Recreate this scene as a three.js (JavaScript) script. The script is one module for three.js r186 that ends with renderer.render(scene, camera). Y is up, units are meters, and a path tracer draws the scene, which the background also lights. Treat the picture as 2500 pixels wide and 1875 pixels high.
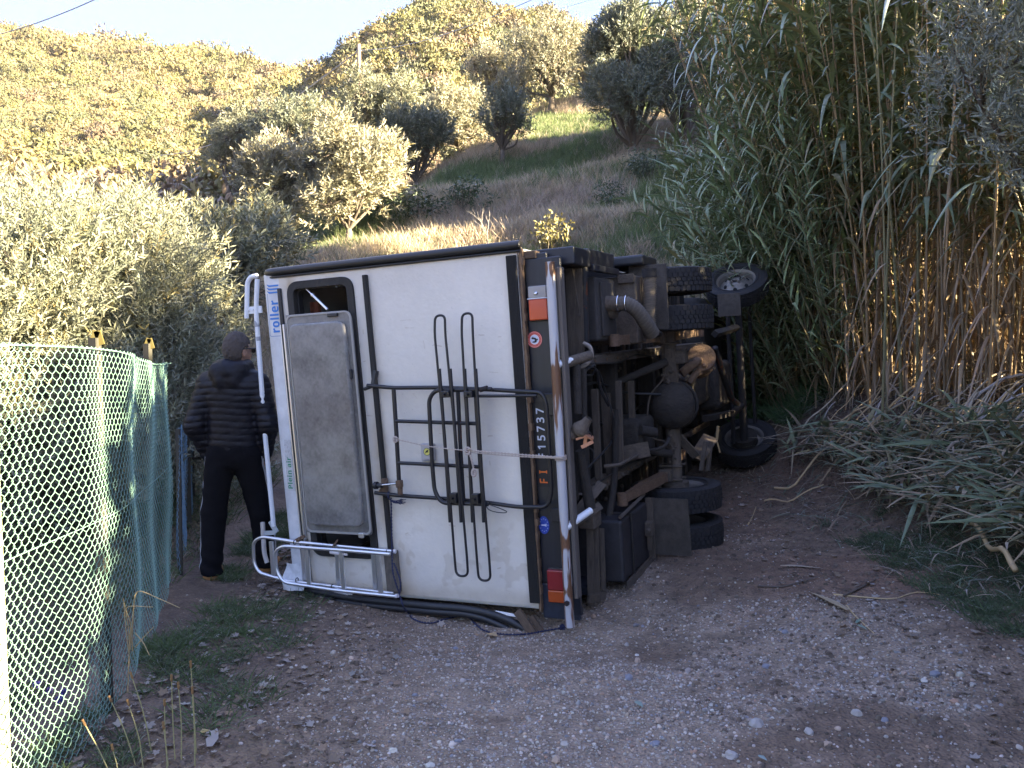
import * as THREE from 'three';
import { mergeGeometries } from 'three/addons/utils/BufferGeometryUtils.js';
import { RoundedBoxGeometry } from 'three/addons/geometries/RoundedBoxGeometry.js';

// ---------------------------------------------------------------- camera, sky, sun, exposure
const scene = new THREE.Scene();
const EYE = 1.6, FPX = 2022, PITCH = THREE.MathUtils.degToRad(2.62);
const camera = new THREE.PerspectiveCamera(2 * THREE.MathUtils.radToDeg(Math.atan(937.5 / FPX)), 4 / 3, 0.05, 2000);
camera.position.set(0, EYE, 0);
camera.rotation.x = -PITCH;
scene.add(camera);
const renderer = new THREE.WebGLRenderer({ antialias: true });
renderer.toneMapping = THREE.LinearToneMapping;
renderer.toneMappingExposure = 13;
renderer.shadowMap.enabled = true;

const SUN = new THREE.Vector3(0.90, 0.265, 0.36).normalize();
{
  const W = 256, Hh = 128, data = new Float32Array(W * Hh * 4);
  for (let r = 0; r < Hh; r++) {
    const up = ((r + 0.5) / Hh - 0.5) * Math.PI, y = Math.sin(up);
    for (let c = 0; c < W; c++) {
      const az = ((c + 0.5) / W - 0.5) * 2 * Math.PI;
      const dot = Math.cos(az) * Math.cos(up) * SUN.x + y * SUN.y + Math.sin(az) * Math.cos(up) * SUN.z;
      const t = Math.pow(Math.max(0, y), 0.65);
      const glow = Math.pow(Math.max(0, dot), 6) * 0.35 * (1 - 0.5 * t);
      const i = (r * W + c) * 4;
      const k = y < 0 ? 0.55 : 1;
      data[i] = k * 0.25 * (0.235 * (1 - t) + 0.245 * t + glow * 0.9);
      data[i + 1] = k * 0.25 * (0.335 * (1 - t) + 0.322 * t + glow * 0.75);
      data[i + 2] = k * 0.25 * (0.48 * (1 - t) + 0.685 * t + glow * 0.5);
      data[i + 3] = 1;
    }
  }
  const sky = new THREE.DataTexture(data, W, Hh, THREE.RGBAFormat, THREE.FloatType);
  sky.mapping = THREE.EquirectangularReflectionMapping;
  sky.magFilter = THREE.LinearFilter; sky.minFilter = THREE.LinearFilter;
  sky.needsUpdate = true;
  scene.background = sky; scene.environment = sky;
}
const sun = new THREE.DirectionalLight(new THREE.Color(1.0, 0.82, 0.54), 5.0);
sun.position.copy(SUN).multiplyScalar(90).add(new THREE.Vector3(0, 2, -12));
sun.target.position.set(0, 2, -12);
sun.castShadow = true;
sun.shadow.mapSize.set(4096, 4096);
Object.assign(sun.shadow.camera, { left: -45, right: 45, top: 40, bottom: -25, near: 1, far: 220 });
scene.add(sun, sun.target);
scene.fog = new THREE.FogExp2(new THREE.Color(0.97, 0.98, 1.0), 0.0001);

// ---------------------------------------------------------------- helpers
function rng(seed) {
  let a = seed >>> 0;
  return () => { a = (a + 0x6d2b79f5) | 0; let t = Math.imul(a ^ (a >>> 15), 1 | a); t = (t + Math.imul(t ^ (t >>> 7), 61 | t)) ^ t; return ((t ^ (t >>> 14)) >>> 0) / 4294967296; };
}
const V = (x, y, z) => new THREE.Vector3(x, y, z);
const clamp = (x, a, b) => Math.min(b, Math.max(a, x));
const sm = (a, b, x) => { const t = clamp((x - a) / (b - a), 0, 1); return t * t * (3 - 2 * t); };
const lerp = (a, b, t) => a + (b - a) * t;
function hash(ix, iy, iz) { let h = Math.imul(ix, 374761393) ^ Math.imul(iy, 668265263) ^ Math.imul(iz, 2147483647 - 1013); h = Math.imul(h ^ (h >>> 13), 1274126177); return ((h ^ (h >>> 16)) >>> 0) / 4294967296; }
function noise(x, y, z = 0) {
  const ix = Math.floor(x), iy = Math.floor(y), iz = Math.floor(z), f = (t) => t * t * (3 - 2 * t);
  const u = f(x - ix), v = f(y - iy), w = f(z - iz);
  const l = (k) => lerp(lerp(hash(ix, iy, iz + k), hash(ix + 1, iy, iz + k), u), lerp(hash(ix, iy + 1, iz + k), hash(ix + 1, iy + 1, iz + k), u), v);
  return w ? lerp(l(0), l(1), w) : l(0);
}
const fbm = (x, y, o = 4) => { let s = 0, a = 0.5, n = 0; for (let i = 0; i < o; i++) { s += a * noise(x + i * 17.3, y - i * 9.1); n += a; x *= 2.03; y *= 2.03; a *= 0.5; } return s / n; };

const used = new Map();
function numbered(name) { const n = used.get(name) ?? 0; used.set(name, n + 1); return n ? `${name}_${String(n).padStart(3, '0')}` : name; }
function tag(o, label, category, group, kind) {
  if (label) o.userData.label = label;
  if (category) o.userData.category = category;
  if (group) o.userData.group = group;
  if (kind) o.userData.kind = kind;
  return o;
}
function thing(name, label, category, group) { const g = new THREE.Group(); g.name = numbered(name); scene.add(g); return tag(g, label, category, group); }
function clean(g) {
  g = g.index ? g.toNonIndexed() : g;
  for (const k of Object.keys(g.attributes)) if (!['position', 'normal', 'uv'].includes(k)) g.deleteAttribute(k);
  if (!g.attributes.normal) g.computeVertexNormals();
  if (!g.attributes.uv) g.setAttribute('uv', new THREE.BufferAttribute(new Float32Array(g.attributes.position.count * 2), 2));
  g.morphAttributes = {};
  return g;
}
const merge = (list) => (list.length === 1 ? list[0] : mergeGeometries(list.map(clean)));
function part(parent, name, geos, mat, label) {
  const m = new THREE.Mesh(merge([].concat(geos)), mat);
  m.name = parent === scene ? numbered(name) : name; m.castShadow = m.receiveShadow = true;
  if (label) m.userData.label = label;
  parent.add(m); return m;
}
const each = (parent, name, geos, mat, label) => geos.map((g) => part(parent, name, g, mat, label));
function instanced(parent, name, geo, mat, mats, cols) {
  const m = new THREE.InstancedMesh(geo, mat, mats.length);
  mats.forEach((x, i) => m.setMatrixAt(i, x));
  if (cols) cols.forEach((c, i) => m.setColorAt(i, c));
  m.name = parent === scene ? numbered(name) : name; m.castShadow = m.receiveShadow = true;
  m.userData.kind = 'stuff';
  parent.add(m); return m;
}
const E = (x, y, z) => new THREE.Euler(x, y, z);
const place = (g, p, r) => { if (r) g.rotateX(r[0]).rotateY(r[1]).rotateZ(r[2]); return g.translate(p[0], p[1], p[2]); };
const box = (x0, x1, y0, y1, z0, z1) => new THREE.BoxGeometry(Math.abs(x1 - x0), Math.abs(y1 - y0), Math.abs(z1 - z0)).translate((x0 + x1) / 2, (y0 + y1) / 2, (z0 + z1) / 2);
const rbox = (x0, x1, y0, y1, z0, z1, r = 0.008, s = 2) => new RoundedBoxGeometry(Math.abs(x1 - x0), Math.abs(y1 - y0), Math.abs(z1 - z0), s, r).translate((x0 + x1) / 2, (y0 + y1) / 2, (z0 + z1) / 2);
const cyl = (r0, r1, h, n = 16) => new THREE.CylinderGeometry(r0, r1, h, n);
function rod(a, b, r0, r1 = r0, n = 10) {           // a straight round bar from a to b
  const d = V().subVectors(b, a), g = cyl(r1, r0, d.length(), n);
  g.applyQuaternion(new THREE.Quaternion().setFromUnitVectors(V(0, 1, 0), d.clone().normalize()));
  return g.translate((a.x + b.x) / 2, (a.y + b.y) / 2, (a.z + b.z) / 2);
}
function bar(a, b, w, t, side = V(0, 0, 1)) {       // a straight rectangular bar: w across, t along side
  const d = V().subVectors(b, a), y = d.clone().normalize(), z = side.clone().addScaledVector(y, -side.dot(y)).normalize(), x = V().crossVectors(y, z);
  const g = new THREE.BoxGeometry(w, d.length(), t);
  g.applyMatrix4(new THREE.Matrix4().makeBasis(x, y, z));
  return g.translate((a.x + b.x) / 2, (a.y + b.y) / 2, (a.z + b.z) / 2);
}
function tube(pts, r, seg, n = 8, closed = false, tension = 0.5) { return new THREE.TubeGeometry(new THREE.CatmullRomCurve3(pts, closed, 'centripetal', tension), seg ?? pts.length * 6, r, n, closed); }
function bent(pts, r, R = 0.05, n = 10) {           // a bent pipe: straight runs with rounded corners
  const path = new THREE.CurvePath(); let last = pts[0];
  for (let i = 1; i < pts.length - 1; i++) {
    const a = pts[i - 1], b = pts[i], c = pts[i + 1];
    const k = Math.min(R, a.distanceTo(b) * 0.49, b.distanceTo(c) * 0.49);
    const p = b.clone().lerp(a, k / a.distanceTo(b)), q = b.clone().lerp(c, k / b.distanceTo(c));
    path.add(new THREE.LineCurve3(last, p)); path.add(new THREE.QuadraticBezierCurve3(p, b, q)); last = q;
  }
  path.add(new THREE.LineCurve3(last, pts[pts.length - 1]));
  const P = [];
  for (const c of path.curves) { const k = c.isLineCurve3 ? 1 : 7; for (let i = 0; i < k; i++) P.push(c.getPoint(i / k)); }
  P.push(pts[pts.length - 1]);
  return sweep(P, r, n);
}
function sweep(P, r, n = 8, taper) {                // a pipe along a polyline, capped
  const pos = [], idx = [], nor = [], uv = []; let N = null;
  for (let i = 0; i < P.length; i++) {
    const t = V().subVectors(P[Math.min(i + 1, P.length - 1)], P[Math.max(i - 1, 0)]).normalize();
    if (!N) N = Math.abs(t.y) < 0.9 ? V(0, 1, 0) : V(1, 0, 0);
    N.addScaledVector(t, -N.dot(t)).normalize();
    const B = V().crossVectors(t, N), rr = taper ? taper(i / (P.length - 1)) : r;
    for (let j = 0; j <= n; j++) {
      const a = j / n * Math.PI * 2, d = N.clone().multiplyScalar(Math.cos(a)).addScaledVector(B, Math.sin(a));
      pos.push(P[i].x + d.x * rr, P[i].y + d.y * rr, P[i].z + d.z * rr); nor.push(d.x, d.y, d.z); uv.push(j / n, i * 0.1);
    }
  }
  for (let i = 0; i < P.length - 1; i++) for (let j = 0; j < n; j++) { const a = i * (n + 1) + j, b = a + n + 1; idx.push(a, a + 1, b, b, a + 1, b + 1); }
  for (const e of [0, P.length - 1]) {
    const c = pos.length / 3, t = e ? V().subVectors(P[e], P[e - 1]).normalize() : V().subVectors(P[0], P[1]).normalize();
    pos.push(P[e].x, P[e].y, P[e].z); nor.push(t.x, t.y, t.z); uv.push(0, 0);
    for (let j = 0; j < n; j++) { const a = e * (n + 1) + j; e ? idx.push(a, a + 1, c) : idx.push(a + 1, a, c); }
  }
  const g = new THREE.BufferGeometry();
  g.setAttribute('position', new THREE.Float32BufferAttribute(pos, 3)); g.setAttribute('normal', new THREE.Float32BufferAttribute(nor, 3)); g.setAttribute('uv', new THREE.Float32BufferAttribute(uv, 2)); g.setIndex(idx);
  return g;
}
// ---- where a place in the photograph (2500 x 1875) lies in the world
function rayOf(px, py) {
  const x = (px - 1250) / FPX, y = -(py - 937.5) / FPX, c = Math.cos(-PITCH), s = Math.sin(-PITCH);
  return V(x, c * y + s, s * y - c);
}
const atDepth = (px, py, D) => { const d = rayOf(px, py); return V(0, EYE, 0).addScaledVector(d, D / -d.z); };
// the van's own axes: X from its roof to its underside, Y across it (now up), Z towards its rear
const VO = V(0.158835, 0.073347, -4.801369), VX = V(0.911016, 0.051145, 0.409187), VY = V(-0.057985, 0.998308, 0.00432), VZ = V(-0.408273, -0.027662, 0.912441);
const VANM = new THREE.Matrix4().makeBasis(VX, VY, VZ).setPosition(VO);
const VANI = VANM.clone().invert(), EYEL = V(0, EYE, 0).applyMatrix4(VANI);
function onPlane(px, py, axis, val) { const d = rayOf(px, py).transformDirection(VANI); return EYEL.clone().addScaledVector(d, (val - EYEL[axis]) / d[axis]); }
const RP = (px, py, z = 0) => onPlane(px, py, 'z', z);
const UP = (px, py, x) => onPlane(px, py, 'x', x);

// ---- materials
function tex(w, h, fn, srgb = false) {
  const d = new Uint8Array(w * h * 4);
  for (let y = 0; y < h; y++) for (let x = 0; x < w; x++) { const c = fn(x, y), i = (y * w + x) * 4; for (let k = 0; k < 3; k++) d[i + k] = clamp((Array.isArray(c) ? c[k] : c) * 255, 0, 255); d[i + 3] = 255; }
  const t = new THREE.DataTexture(d, w, h); t.wrapS = t.wrapT = THREE.RepeatWrapping; t.magFilter = THREE.LinearFilter; t.minFilter = THREE.LinearMipmapLinearFilter; t.needsUpdate = true;
  if (srgb) t.colorSpace = THREE.SRGBColorSpace;
  return t;
}
// periodic noise for tiling textures
function pnoise(x, y, px, py, s = 0) {
  const ix = Math.floor(x), iy = Math.floor(y), f = (t) => t * t * (3 - 2 * t), m = (a, b) => ((a % b) + b) % b, u = f(x - ix), v = f(y - iy);
  const h = (a, b) => hash(m(a, px), m(b, py), s);
  return lerp(lerp(h(ix, iy), h(ix + 1, iy), u), lerp(h(ix, iy + 1), h(ix + 1, iy + 1), u), v);
}
function pfbm(u, v, f, o = 4, s = 0) { let a = 0.5, t = 0, n = 0; for (let i = 0; i < o; i++) { t += a * pnoise(u * f, v * f, f, f, s + i); n += a; a *= 0.55; f *= 2; } return t / n; }
const lin = (r, g, b) => new THREE.Color().setRGB(r, g, b);
const mat = (c, rough = 0.8, metal = 0, more = {}) => new THREE.MeshStandardMaterial({ color: c.isColor ? c : lin(...c), roughness: rough, metalness: metal, side: THREE.DoubleSide, ...more });
const leafMat = (trans = 0.35, rough = 0.65) => new THREE.MeshPhysicalMaterial({ color: 0xffffff, roughness: rough, transmission: trans, thickness: 0, side: THREE.DoubleSide });
// mottled stain map: average about 1, dips where dirt sits
const grime = tex(512, 512, (x, y) => { const u = x / 512, v = y / 512; const n = pfbm(u, v, 6, 5, 3), f = pfbm(u, v, 48, 3, 9); const k = clamp(0.62 + 0.55 * n + 0.12 * (f - 0.5), 0, 1); return [k, k * 0.985, k * 0.96]; });
const rustMap = tex(512, 512, (x, y) => { const u = x / 512, v = y / 512; const n = pfbm(u, v, 10, 5, 21), r = sm(0.60, 0.68, n); const d = 0.75 + 0.25 * pfbm(u, v, 60, 2, 5); return [lerp(0.16, 0.42, r) * d, lerp(0.16, 0.2, r) * d, lerp(0.17, 0.09, r) * d]; }, true);
const dustMap = tex(512, 512, (x, y) => { const u = x / 512, v = y / 512; const n = pfbm(u, v, 8, 5, 31), f = pfbm(u, v, 70, 2, 33); const k = 0.45 + 0.75 * n + 0.25 * (f - 0.5); return [k, k * 0.97, k * 0.93]; });
const bumpFine = tex(512, 512, (x, y) => pfbm(x / 512, y / 512, 40, 4, 41));
// ---------------------------------------------------------------- the lie of the land
function terrace(t) { return t <= 0 ? 0 : t - 0.55 * Math.sin(t / 4.2 * Math.PI * 2) * 4.2 / (Math.PI * 2) * sm(0, 3, t); }
function nearLand(x, D) {
  let h = 0.085 * Math.log(1 + Math.exp(3 * clamp(x, -20, 8))) / 3 * sm(1.5, 4, D);
  h += 0.035 * clamp(D - 4.7, 0, 5);
  const foot = lerp(2.85, 2.25, sm(4, 9, D)) + (D < 4 ? 0.12 * (4 - D) : 0);
  h += (0.74 * sm(0, 1.25, x - foot) + 0.1 * clamp(x - foot - 1, 0, 3)) * (1 - sm(10.5, 14.5, D));
  h -= 0.10 * sm(-2.0, -4.5, x) * (1 - sm(8, 12, D));
  h -= 0.10 * Math.exp(-(((x + 0.75 + (D - 5.2) * 0.9) / 1.25) ** 4) - ((D - 5.1 - 0.42 * (-x - 0.7)) / 0.65) ** 2);   // the ground pressed down under the van's rear edge
  const t = D - 9.6, ridge = 34.5, up = terrace(Math.min(t, ridge - 9.6)) * 0.44 + 0.10 * clamp(D - ridge, 0, 30);
  h += up + 0.10 * clamp(x, -8, 8) * sm(10, 18, D);
  const edge = lerp(-3.4, 1.6, (D - 21) / 14);                                     // the spur drops away on its left
  h -= Math.min(3.6, 0.55 * Math.max(0, clamp(edge, -4.5, 2.2) - x)) * sm(12, 19, D) * (1 - sm(44, 60, D));
  h += 0.9 * clamp(x - 5, 0, 7.5) * sm(9.0, 14.0, D) * (1 - sm(20, 28, D));             // and rises to a shoulder on its right
  return h;
}
function H(x, z) {
  const D = -z;
  let h = nearLand(x, D);
  if (D > 35) {
    const a = clamp((D - 42) / 225, 0, 1.25), left = 2 + (82 + 0.16 * clamp(-x - 80, -60, 160)) * (a > 1 ? 2 - a : a) + 5 * (fbm(x * 0.012 + 3, D * 0.012, 3) - 0.5) * a * 2.4;
    const g = D < 150 ? 0.10 + 0.90 * Math.pow(Math.max(0, D - 45) / 105, 1.15) : 1 - (D - 150) / 90, right = Math.max(0, 61.5 - 0.0155 * (x * Math.pow(150 / D, 0.5) + 5) ** 2 + 5 * (fbm(x * 0.05, D * 0.04, 3) - 0.5)) * Math.max(0, g);
    const far = Math.max(left, right, 0), k = sm(36, 62, D);
    h = lerp(h, Math.max(far, 0), k);
  }
  const d = Math.hypot(x, D);
  h += (fbm(x * 0.9 + 5, D * 0.9, 3) - 0.5) * 0.10 * (0.35 + 0.65 * sm(2, 4, Math.abs(x - 0.6))) * sm(0.5, 2, d);
  if (d < 14) h += (fbm(x * 5 + 1, D * 5, 3) - 0.5) * 0.035 + 0.03 * (fbm(x * 1.7 + 9, D * 0.7, 2) - 0.5);
  if (D > 8 && D < 60) h += (fbm(x * 0.35, D * 0.6, 4) - 0.5) * 0.9 * sm(10, 14, D) * (1 - sm(45, 60, D));
  return h;
}
function onGround(px, py, lift = 0) {
  const d = rayOf(px, py); let t = 1.5;
  for (let i = 0; i < 4000; i++) { const x = d.x * t, y = EYE + d.y * t, z = d.z * t; if (y <= H(x, z) + lift) break; t += 0.006 + t * 0.001; }
  return V(d.x * t, EYE + d.y * t, d.z * t);
}
const footOn = (x, z, lift = 0) => V(x, H(x, z) + lift, z);

// how stony / grassy a spot is
const gravelly = (x, D) => sm(-1.5, -0.1, x + 0.7 * (fbm(x, D, 3) - 0.5)) * (1 - sm(1.7, 2.8, x + 1.1 * (fbm(x * 1.3 + 7, D * 1.3, 3) - 0.5) + 0.28 * Math.max(0, D - 4.2))) * (1 - sm(7.5, 9.5, D));
const greenPatch = (x, D) => sm(0.46, 0.58, fbm(x * 0.22 + 11, D * 0.34 + 4, 3));
{
  const ang = [], rad = [];
  for (let i = 0; i <= 560; i++) ang.push(lerp(-0.85, 0.85, i / 560));
  for (let i = 1; i < 110; i++) ang.push(lerp(0.85, 2 * Math.PI - 0.85, i / 110));
  for (let i = 0; i <= 290; i++) rad.push(0.35 * Math.pow(940, i / 290));
  const n = ang.length, pos = [0, H(0, 0), 0], col = [0.2, 0.17, 0.14], uv = [0, 0], idx = [];
  const c = new THREE.Color(), mixTo = (r, g, b, k) => { c.r = lerp(c.r, r, k); c.g = lerp(c.g, g, k); c.b = lerp(c.b, b, k); };
  for (const r of rad) for (const a of ang) {
    const x = Math.sin(a) * r, z = -Math.cos(a) * r, D = -z;
    pos.push(x, H(x, z), z); uv.push(x / 1.6, z / 1.6);
    c.setRGB(0.185, 0.132, 0.093);                                       // trodden earth
    const g = gravelly(x, D), n1 = fbm(x * 1.6, D * 1.6 + 3, 4), n2 = fbm(x * 0.8 + 20, D * 0.8, 3);
    mixTo(0.275, 0.215, 0.162, g * sm(0.36, 0.6, n1));                      // pale gravel dust
    mixTo(0.20, 0.125, 0.085, 0.75 * sm(0.5, 0.66, n2) * sm(0.8, 2.2, x) * (1 - sm(9, 11, D)));   // reddish clay at the side
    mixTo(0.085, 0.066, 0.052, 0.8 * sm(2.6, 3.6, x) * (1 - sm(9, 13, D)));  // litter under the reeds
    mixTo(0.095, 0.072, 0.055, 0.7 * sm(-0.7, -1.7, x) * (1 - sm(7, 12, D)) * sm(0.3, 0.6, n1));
    if (D > 8) { const k = sm(8.5, 11.5, D); mixTo(0.30, 0.24, 0.17, k); mixTo(0.13, 0.18, 0.065, k * greenPatch(x, D) * 0.9); }
    if (D > 40) mixTo(0.19, 0.145, 0.075, sm(38, 60, D));
    const s = 0.85 + 0.3 * fbm(x * 7, D * 7, 2);
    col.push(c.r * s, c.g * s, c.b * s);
  }
  for (let j = 0; j < n; j++) idx.push(0, 1 + (j + 1) % n, 1 + j);
  for (let i = 0; i < rad.length - 1; i++) for (let j = 0; j < n; j++) { const a = 1 + i * n + j, b = 1 + i * n + (j + 1) % n; idx.push(a, b, a + n, b, b + n, a + n); }
  const g = new THREE.BufferGeometry();
  g.setAttribute('position', new THREE.Float32BufferAttribute(pos, 3)); g.setAttribute('color', new THREE.Float32BufferAttribute(col, 3)); g.setAttribute('uv', new THREE.Float32BufferAttribute(uv, 2)); g.setIndex(idx);
  g.computeVertexNormals();
  if (g.attributes.normal.getY(400) < 0) { for (let i = 0; i < idx.length; i += 3) { const t = idx[i]; idx[i] = idx[i + 1]; idx[i + 1] = t; } g.setIndex(idx); g.computeVertexNormals(); }
  const grit = tex(1024, 1024, (x, y) => { const u = x / 1024, v = y / 1024; const a = pfbm(u, v, 24, 4, 51), b = pnoise(u * 220, v * 220, 220, 220, 57), k = 0.42 + 0.75 * a + 0.42 * (b - 0.5) * sm(0.45, 0.6, a); return [k, k * 0.985, k * 0.965]; });
  const gritBump = tex(1024, 1024, (x, y) => { const u = x / 1024, v = y / 1024; return 0.6 * pfbm(u, v, 24, 4, 51) + 0.4 * pnoise(u * 160, v * 160, 160, 160, 57); });
  const m = mat([1, 1, 1], 0.97, 0, { vertexColors: true, map: grit, bumpMap: gritBump, bumpScale: 0.03, side: THREE.FrontSide });
  const o = part(scene, 'ground', g, m);
  o.userData.kind = 'structure'; o.userData.label = 'dirt track, grassy terraces and hillsides as one sheet of land'; 
}

// ---------------------------------------------------------------- leaves, tufts, clumps
class Bag {                                             // collects triangles of small leaves and blades
  constructor() { this.p = []; this.n = []; this.i = []; this.u = []; }
  blade(base, dir, len, wid, up, droop = 0, seg = 2, fold = 0) {   // a pointed leaf from base along dir, drooping
    const side = V().crossVectors(dir, up).normalize(); let nrm = V().crossVectors(side, dir).normalize();
    const b0 = this.p.length / 3;
    for (let k = 0; k <= seg; k++) {
      const t = k / seg, w = wid * 0.5 * (t < 0.35 ? 0.45 + 0.55 * t / 0.35 : Math.pow(1 - (t - 0.35) / 0.65, 0.8)), c = base.clone().addScaledVector(dir, len * t); c.y -= droop * len * t * t;
      const nn = nrm.clone().addScaledVector(dir, droop * t * 1.5).normalize();
      if (k === seg) { this.p.push(c.x, c.y, c.z); this.n.push(nn.x, nn.y, nn.z); this.u.push(0.5, 1); }
      else for (const s of [-1, 1]) { this.p.push(c.x + side.x * w * s + nrm.x * fold * w, c.y + side.y * w * s + nrm.y * fold * w, c.z + side.z * w * s + nrm.z * fold * w); this.n.push(nn.x + side.x * s * 0.35, nn.y + side.y * s * 0.35, nn.z + side.z * s * 0.35); this.u.push(0.5 + 0.5 * s, t); }
    }
    for (let k = 0; k < seg; k++) { const a = b0 + k * 2; if (k === seg - 1) this.i.push(a, a + 1, a + 2); else this.i.push(a, a + 1, a + 2, a + 1, a + 3, a + 2); }
    return this;
  }
  geo() {
    const g = new THREE.BufferGeometry();
    g.setAttribute('position', new THREE.Float32BufferAttribute(this.p, 3)); g.setAttribute('normal', new THREE.Float32BufferAttribute(this.n, 3)); g.setAttribute('uv', new THREE.Float32BufferAttribute(this.u, 2)); g.setIndex(this.i);
    return g;
  }
}
const rdir = (R) => { const z = R() * 2 - 1, a = R() * Math.PI * 2, s = Math.sqrt(1 - z * z); return V(s * Math.cos(a), z, s * Math.sin(a)); };
function tuft(seed, n, h, spread, wid, droop = 0.5) {
  const R = rng(seed), b = new Bag();
  for (let i = 0; i < n; i++) { const a = R() * Math.PI * 2, d = V(Math.cos(a) * spread * (0.3 + R()), 1, Math.sin(a) * spread * (0.3 + R())).normalize(); b.blade(V((R() - 0.5) * 0.12, -0.02, (R() - 0.5) * 0.12), d, h * (0.5 + 0.7 * R()), wid * (0.7 + 0.6 * R()), V(Math.sin(a + R()), 0.2, Math.cos(a + R())), droop * R(), 3); }
  return b.geo();
}
const mm = (p, s, yaw, tilt = 0, tdir = 0, sy = 1) => new THREE.Matrix4().compose(p, new THREE.Quaternion().setFromEuler(E(0, yaw, 0)).premultiply(new THREE.Quaternion().setFromAxisAngle(V(Math.cos(tdir), 0, Math.sin(tdir)), tilt)), V(s, s * sy, s));
const shade = (R, r, g, b, v = 0.25) => { const k = 1 + (R() - 0.5) * 2 * v; return lin(r * k * (1 + (R() - 0.5) * 0.12), g * k, b * k * (1 + (R() - 0.5) * 0.12)); };
const grassMat = leafMat(0.3, 0.8);

// grass of the terraced slope, dry and green
{
  const R = rng(5), tA = tuft(1, 11, 0.5, 0.45, 0.012, 0.7), tB = tuft(2, 13, 0.42, 0.7, 0.014, 0.8), A = [[], []], B = [[], []], C = [[], []];
  for (let i = 0; i < 170000; i++) {
    const D = 9.2 + 27 * Math.pow(R(), 1.25), x = (R() * 1.5 - 0.9) * D * 0.72 + 0.5;
    if (D < 9.3 + 2.2 * fbm(x * 0.8, D, 3)) continue;
    const g = greenPatch(x, D), p = footOn(x, -D);
    const dry = fbm(x * 0.5 + 30, D * 0.7, 3), steep = nearLand(x, D + 0.4) - nearLand(x, D - 0.4);
    if (R() < g * 0.85 + 0.12) { C[0].push(mm(p, 0.45 + 0.45 * R(), R() * 7, 0.3 * R(), R() * 7)); C[1].push(shade(R, 0.15, 0.20, 0.075, 0.35)); }
    else if (R() < 0.5) { A[0].push(mm(p, 0.55 + 0.55 * R() * (0.6 + dry), R() * 7, 0.5 * R(), R() * 7)); A[1].push(shade(R, 0.44, 0.355, 0.26, 0.35)); }
    else { B[0].push(mm(p, 0.5 + 0.6 * R(), R() * 7, 0.5 * R(), R() * 7)); B[1].push(steep > 0.5 ? shade(R, 0.40, 0.325, 0.25, 0.35) : shade(R, 0.45, 0.375, 0.245, 0.35)); }
  }
  tag(instanced(scene, 'dry_grass', tA, grassMat, ...A), 'tall dry brown grass covering the terraced slope behind the van', 'grass', null, 'stuff');
  tag(instanced(scene, 'straw_grass', tB, grassMat, ...B), 'straw coloured grass tufts spread over the terraced slope', 'grass', null, 'stuff');
  tag(instanced(scene, 'green_grass', tB, grassMat, ...C), 'green grass patches on the shaded terraces behind the van', 'grass', null, 'stuff');
  // the bright green strip right of the front wheels, and weeds along the bank and the fence
  const G = [[], []], tC = tuft(3, 14, 0.22, 0.8, 0.006, 0.8);
  for (let i = 0; i < 17000; i++) {
    const D = 8.6 + R() * 5, x = 2.2 + R() * 2.6; if (x > D * 0.42 || (x < 2.9 && D < 9.4)) continue;
    G[0].push(mm(footOn(x, -D), 0.7 + 0.9 * R(), R() * 7)); G[1].push(shade(R, 0.06, 0.125, 0.035, 0.35));
  }
  for (let i = 0; i < 2600; i++) {
    const D = 2.2 + R() * 5.5, x = -1.72 - 0.25 * sm(3.6, 6, D) + Math.pow(R(), 1.6) * 0.75 - 0.12; if (fbm(x * 3, D * 2.2, 3) < 0.53 || R() < 0.7 * sm(-1.65, -1.2, x)) continue;
    G[0].push(mm(footOn(x, -D), 0.35 + 0.6 * R(), R() * 7)); G[1].push(shade(R, 0.075, 0.12, 0.04, 0.35));
  }
  for (let i = 0; i < 2600; i++) {
    const D = 3.2 + R() * 3, x = 2.35 + R() * 1.5; if (fbm(x * 2 + 3, D * 2, 3) < 0.47) continue;
    G[0].push(mm(footOn(x, -D), 0.35 + 0.5 * R(), R() * 7)); G[1].push(shade(R, 0.06, 0.10, 0.04, 0.35));
  }
  for (let i = 0; i < 9000; i++) {
    const D = 1.5 + R() * 12, x = -2.1 - 0.09 * Math.max(0, D - 3) - R() * 5;
    G[0].push(mm(footOn(x, -D), 0.5 + 0.9 * R(), R() * 7)); G[1].push(R() < 0.3 ? shade(R, 0.2, 0.16, 0.09, 0.3) : shade(R, 0.08, 0.12, 0.04, 0.35));
  }
  tag(instanced(scene, 'short_grass', tC, grassMat, ...G), 'short green grass beside the track, the fence and the front wheels', 'grass', null, 'stuff');
}

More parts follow.
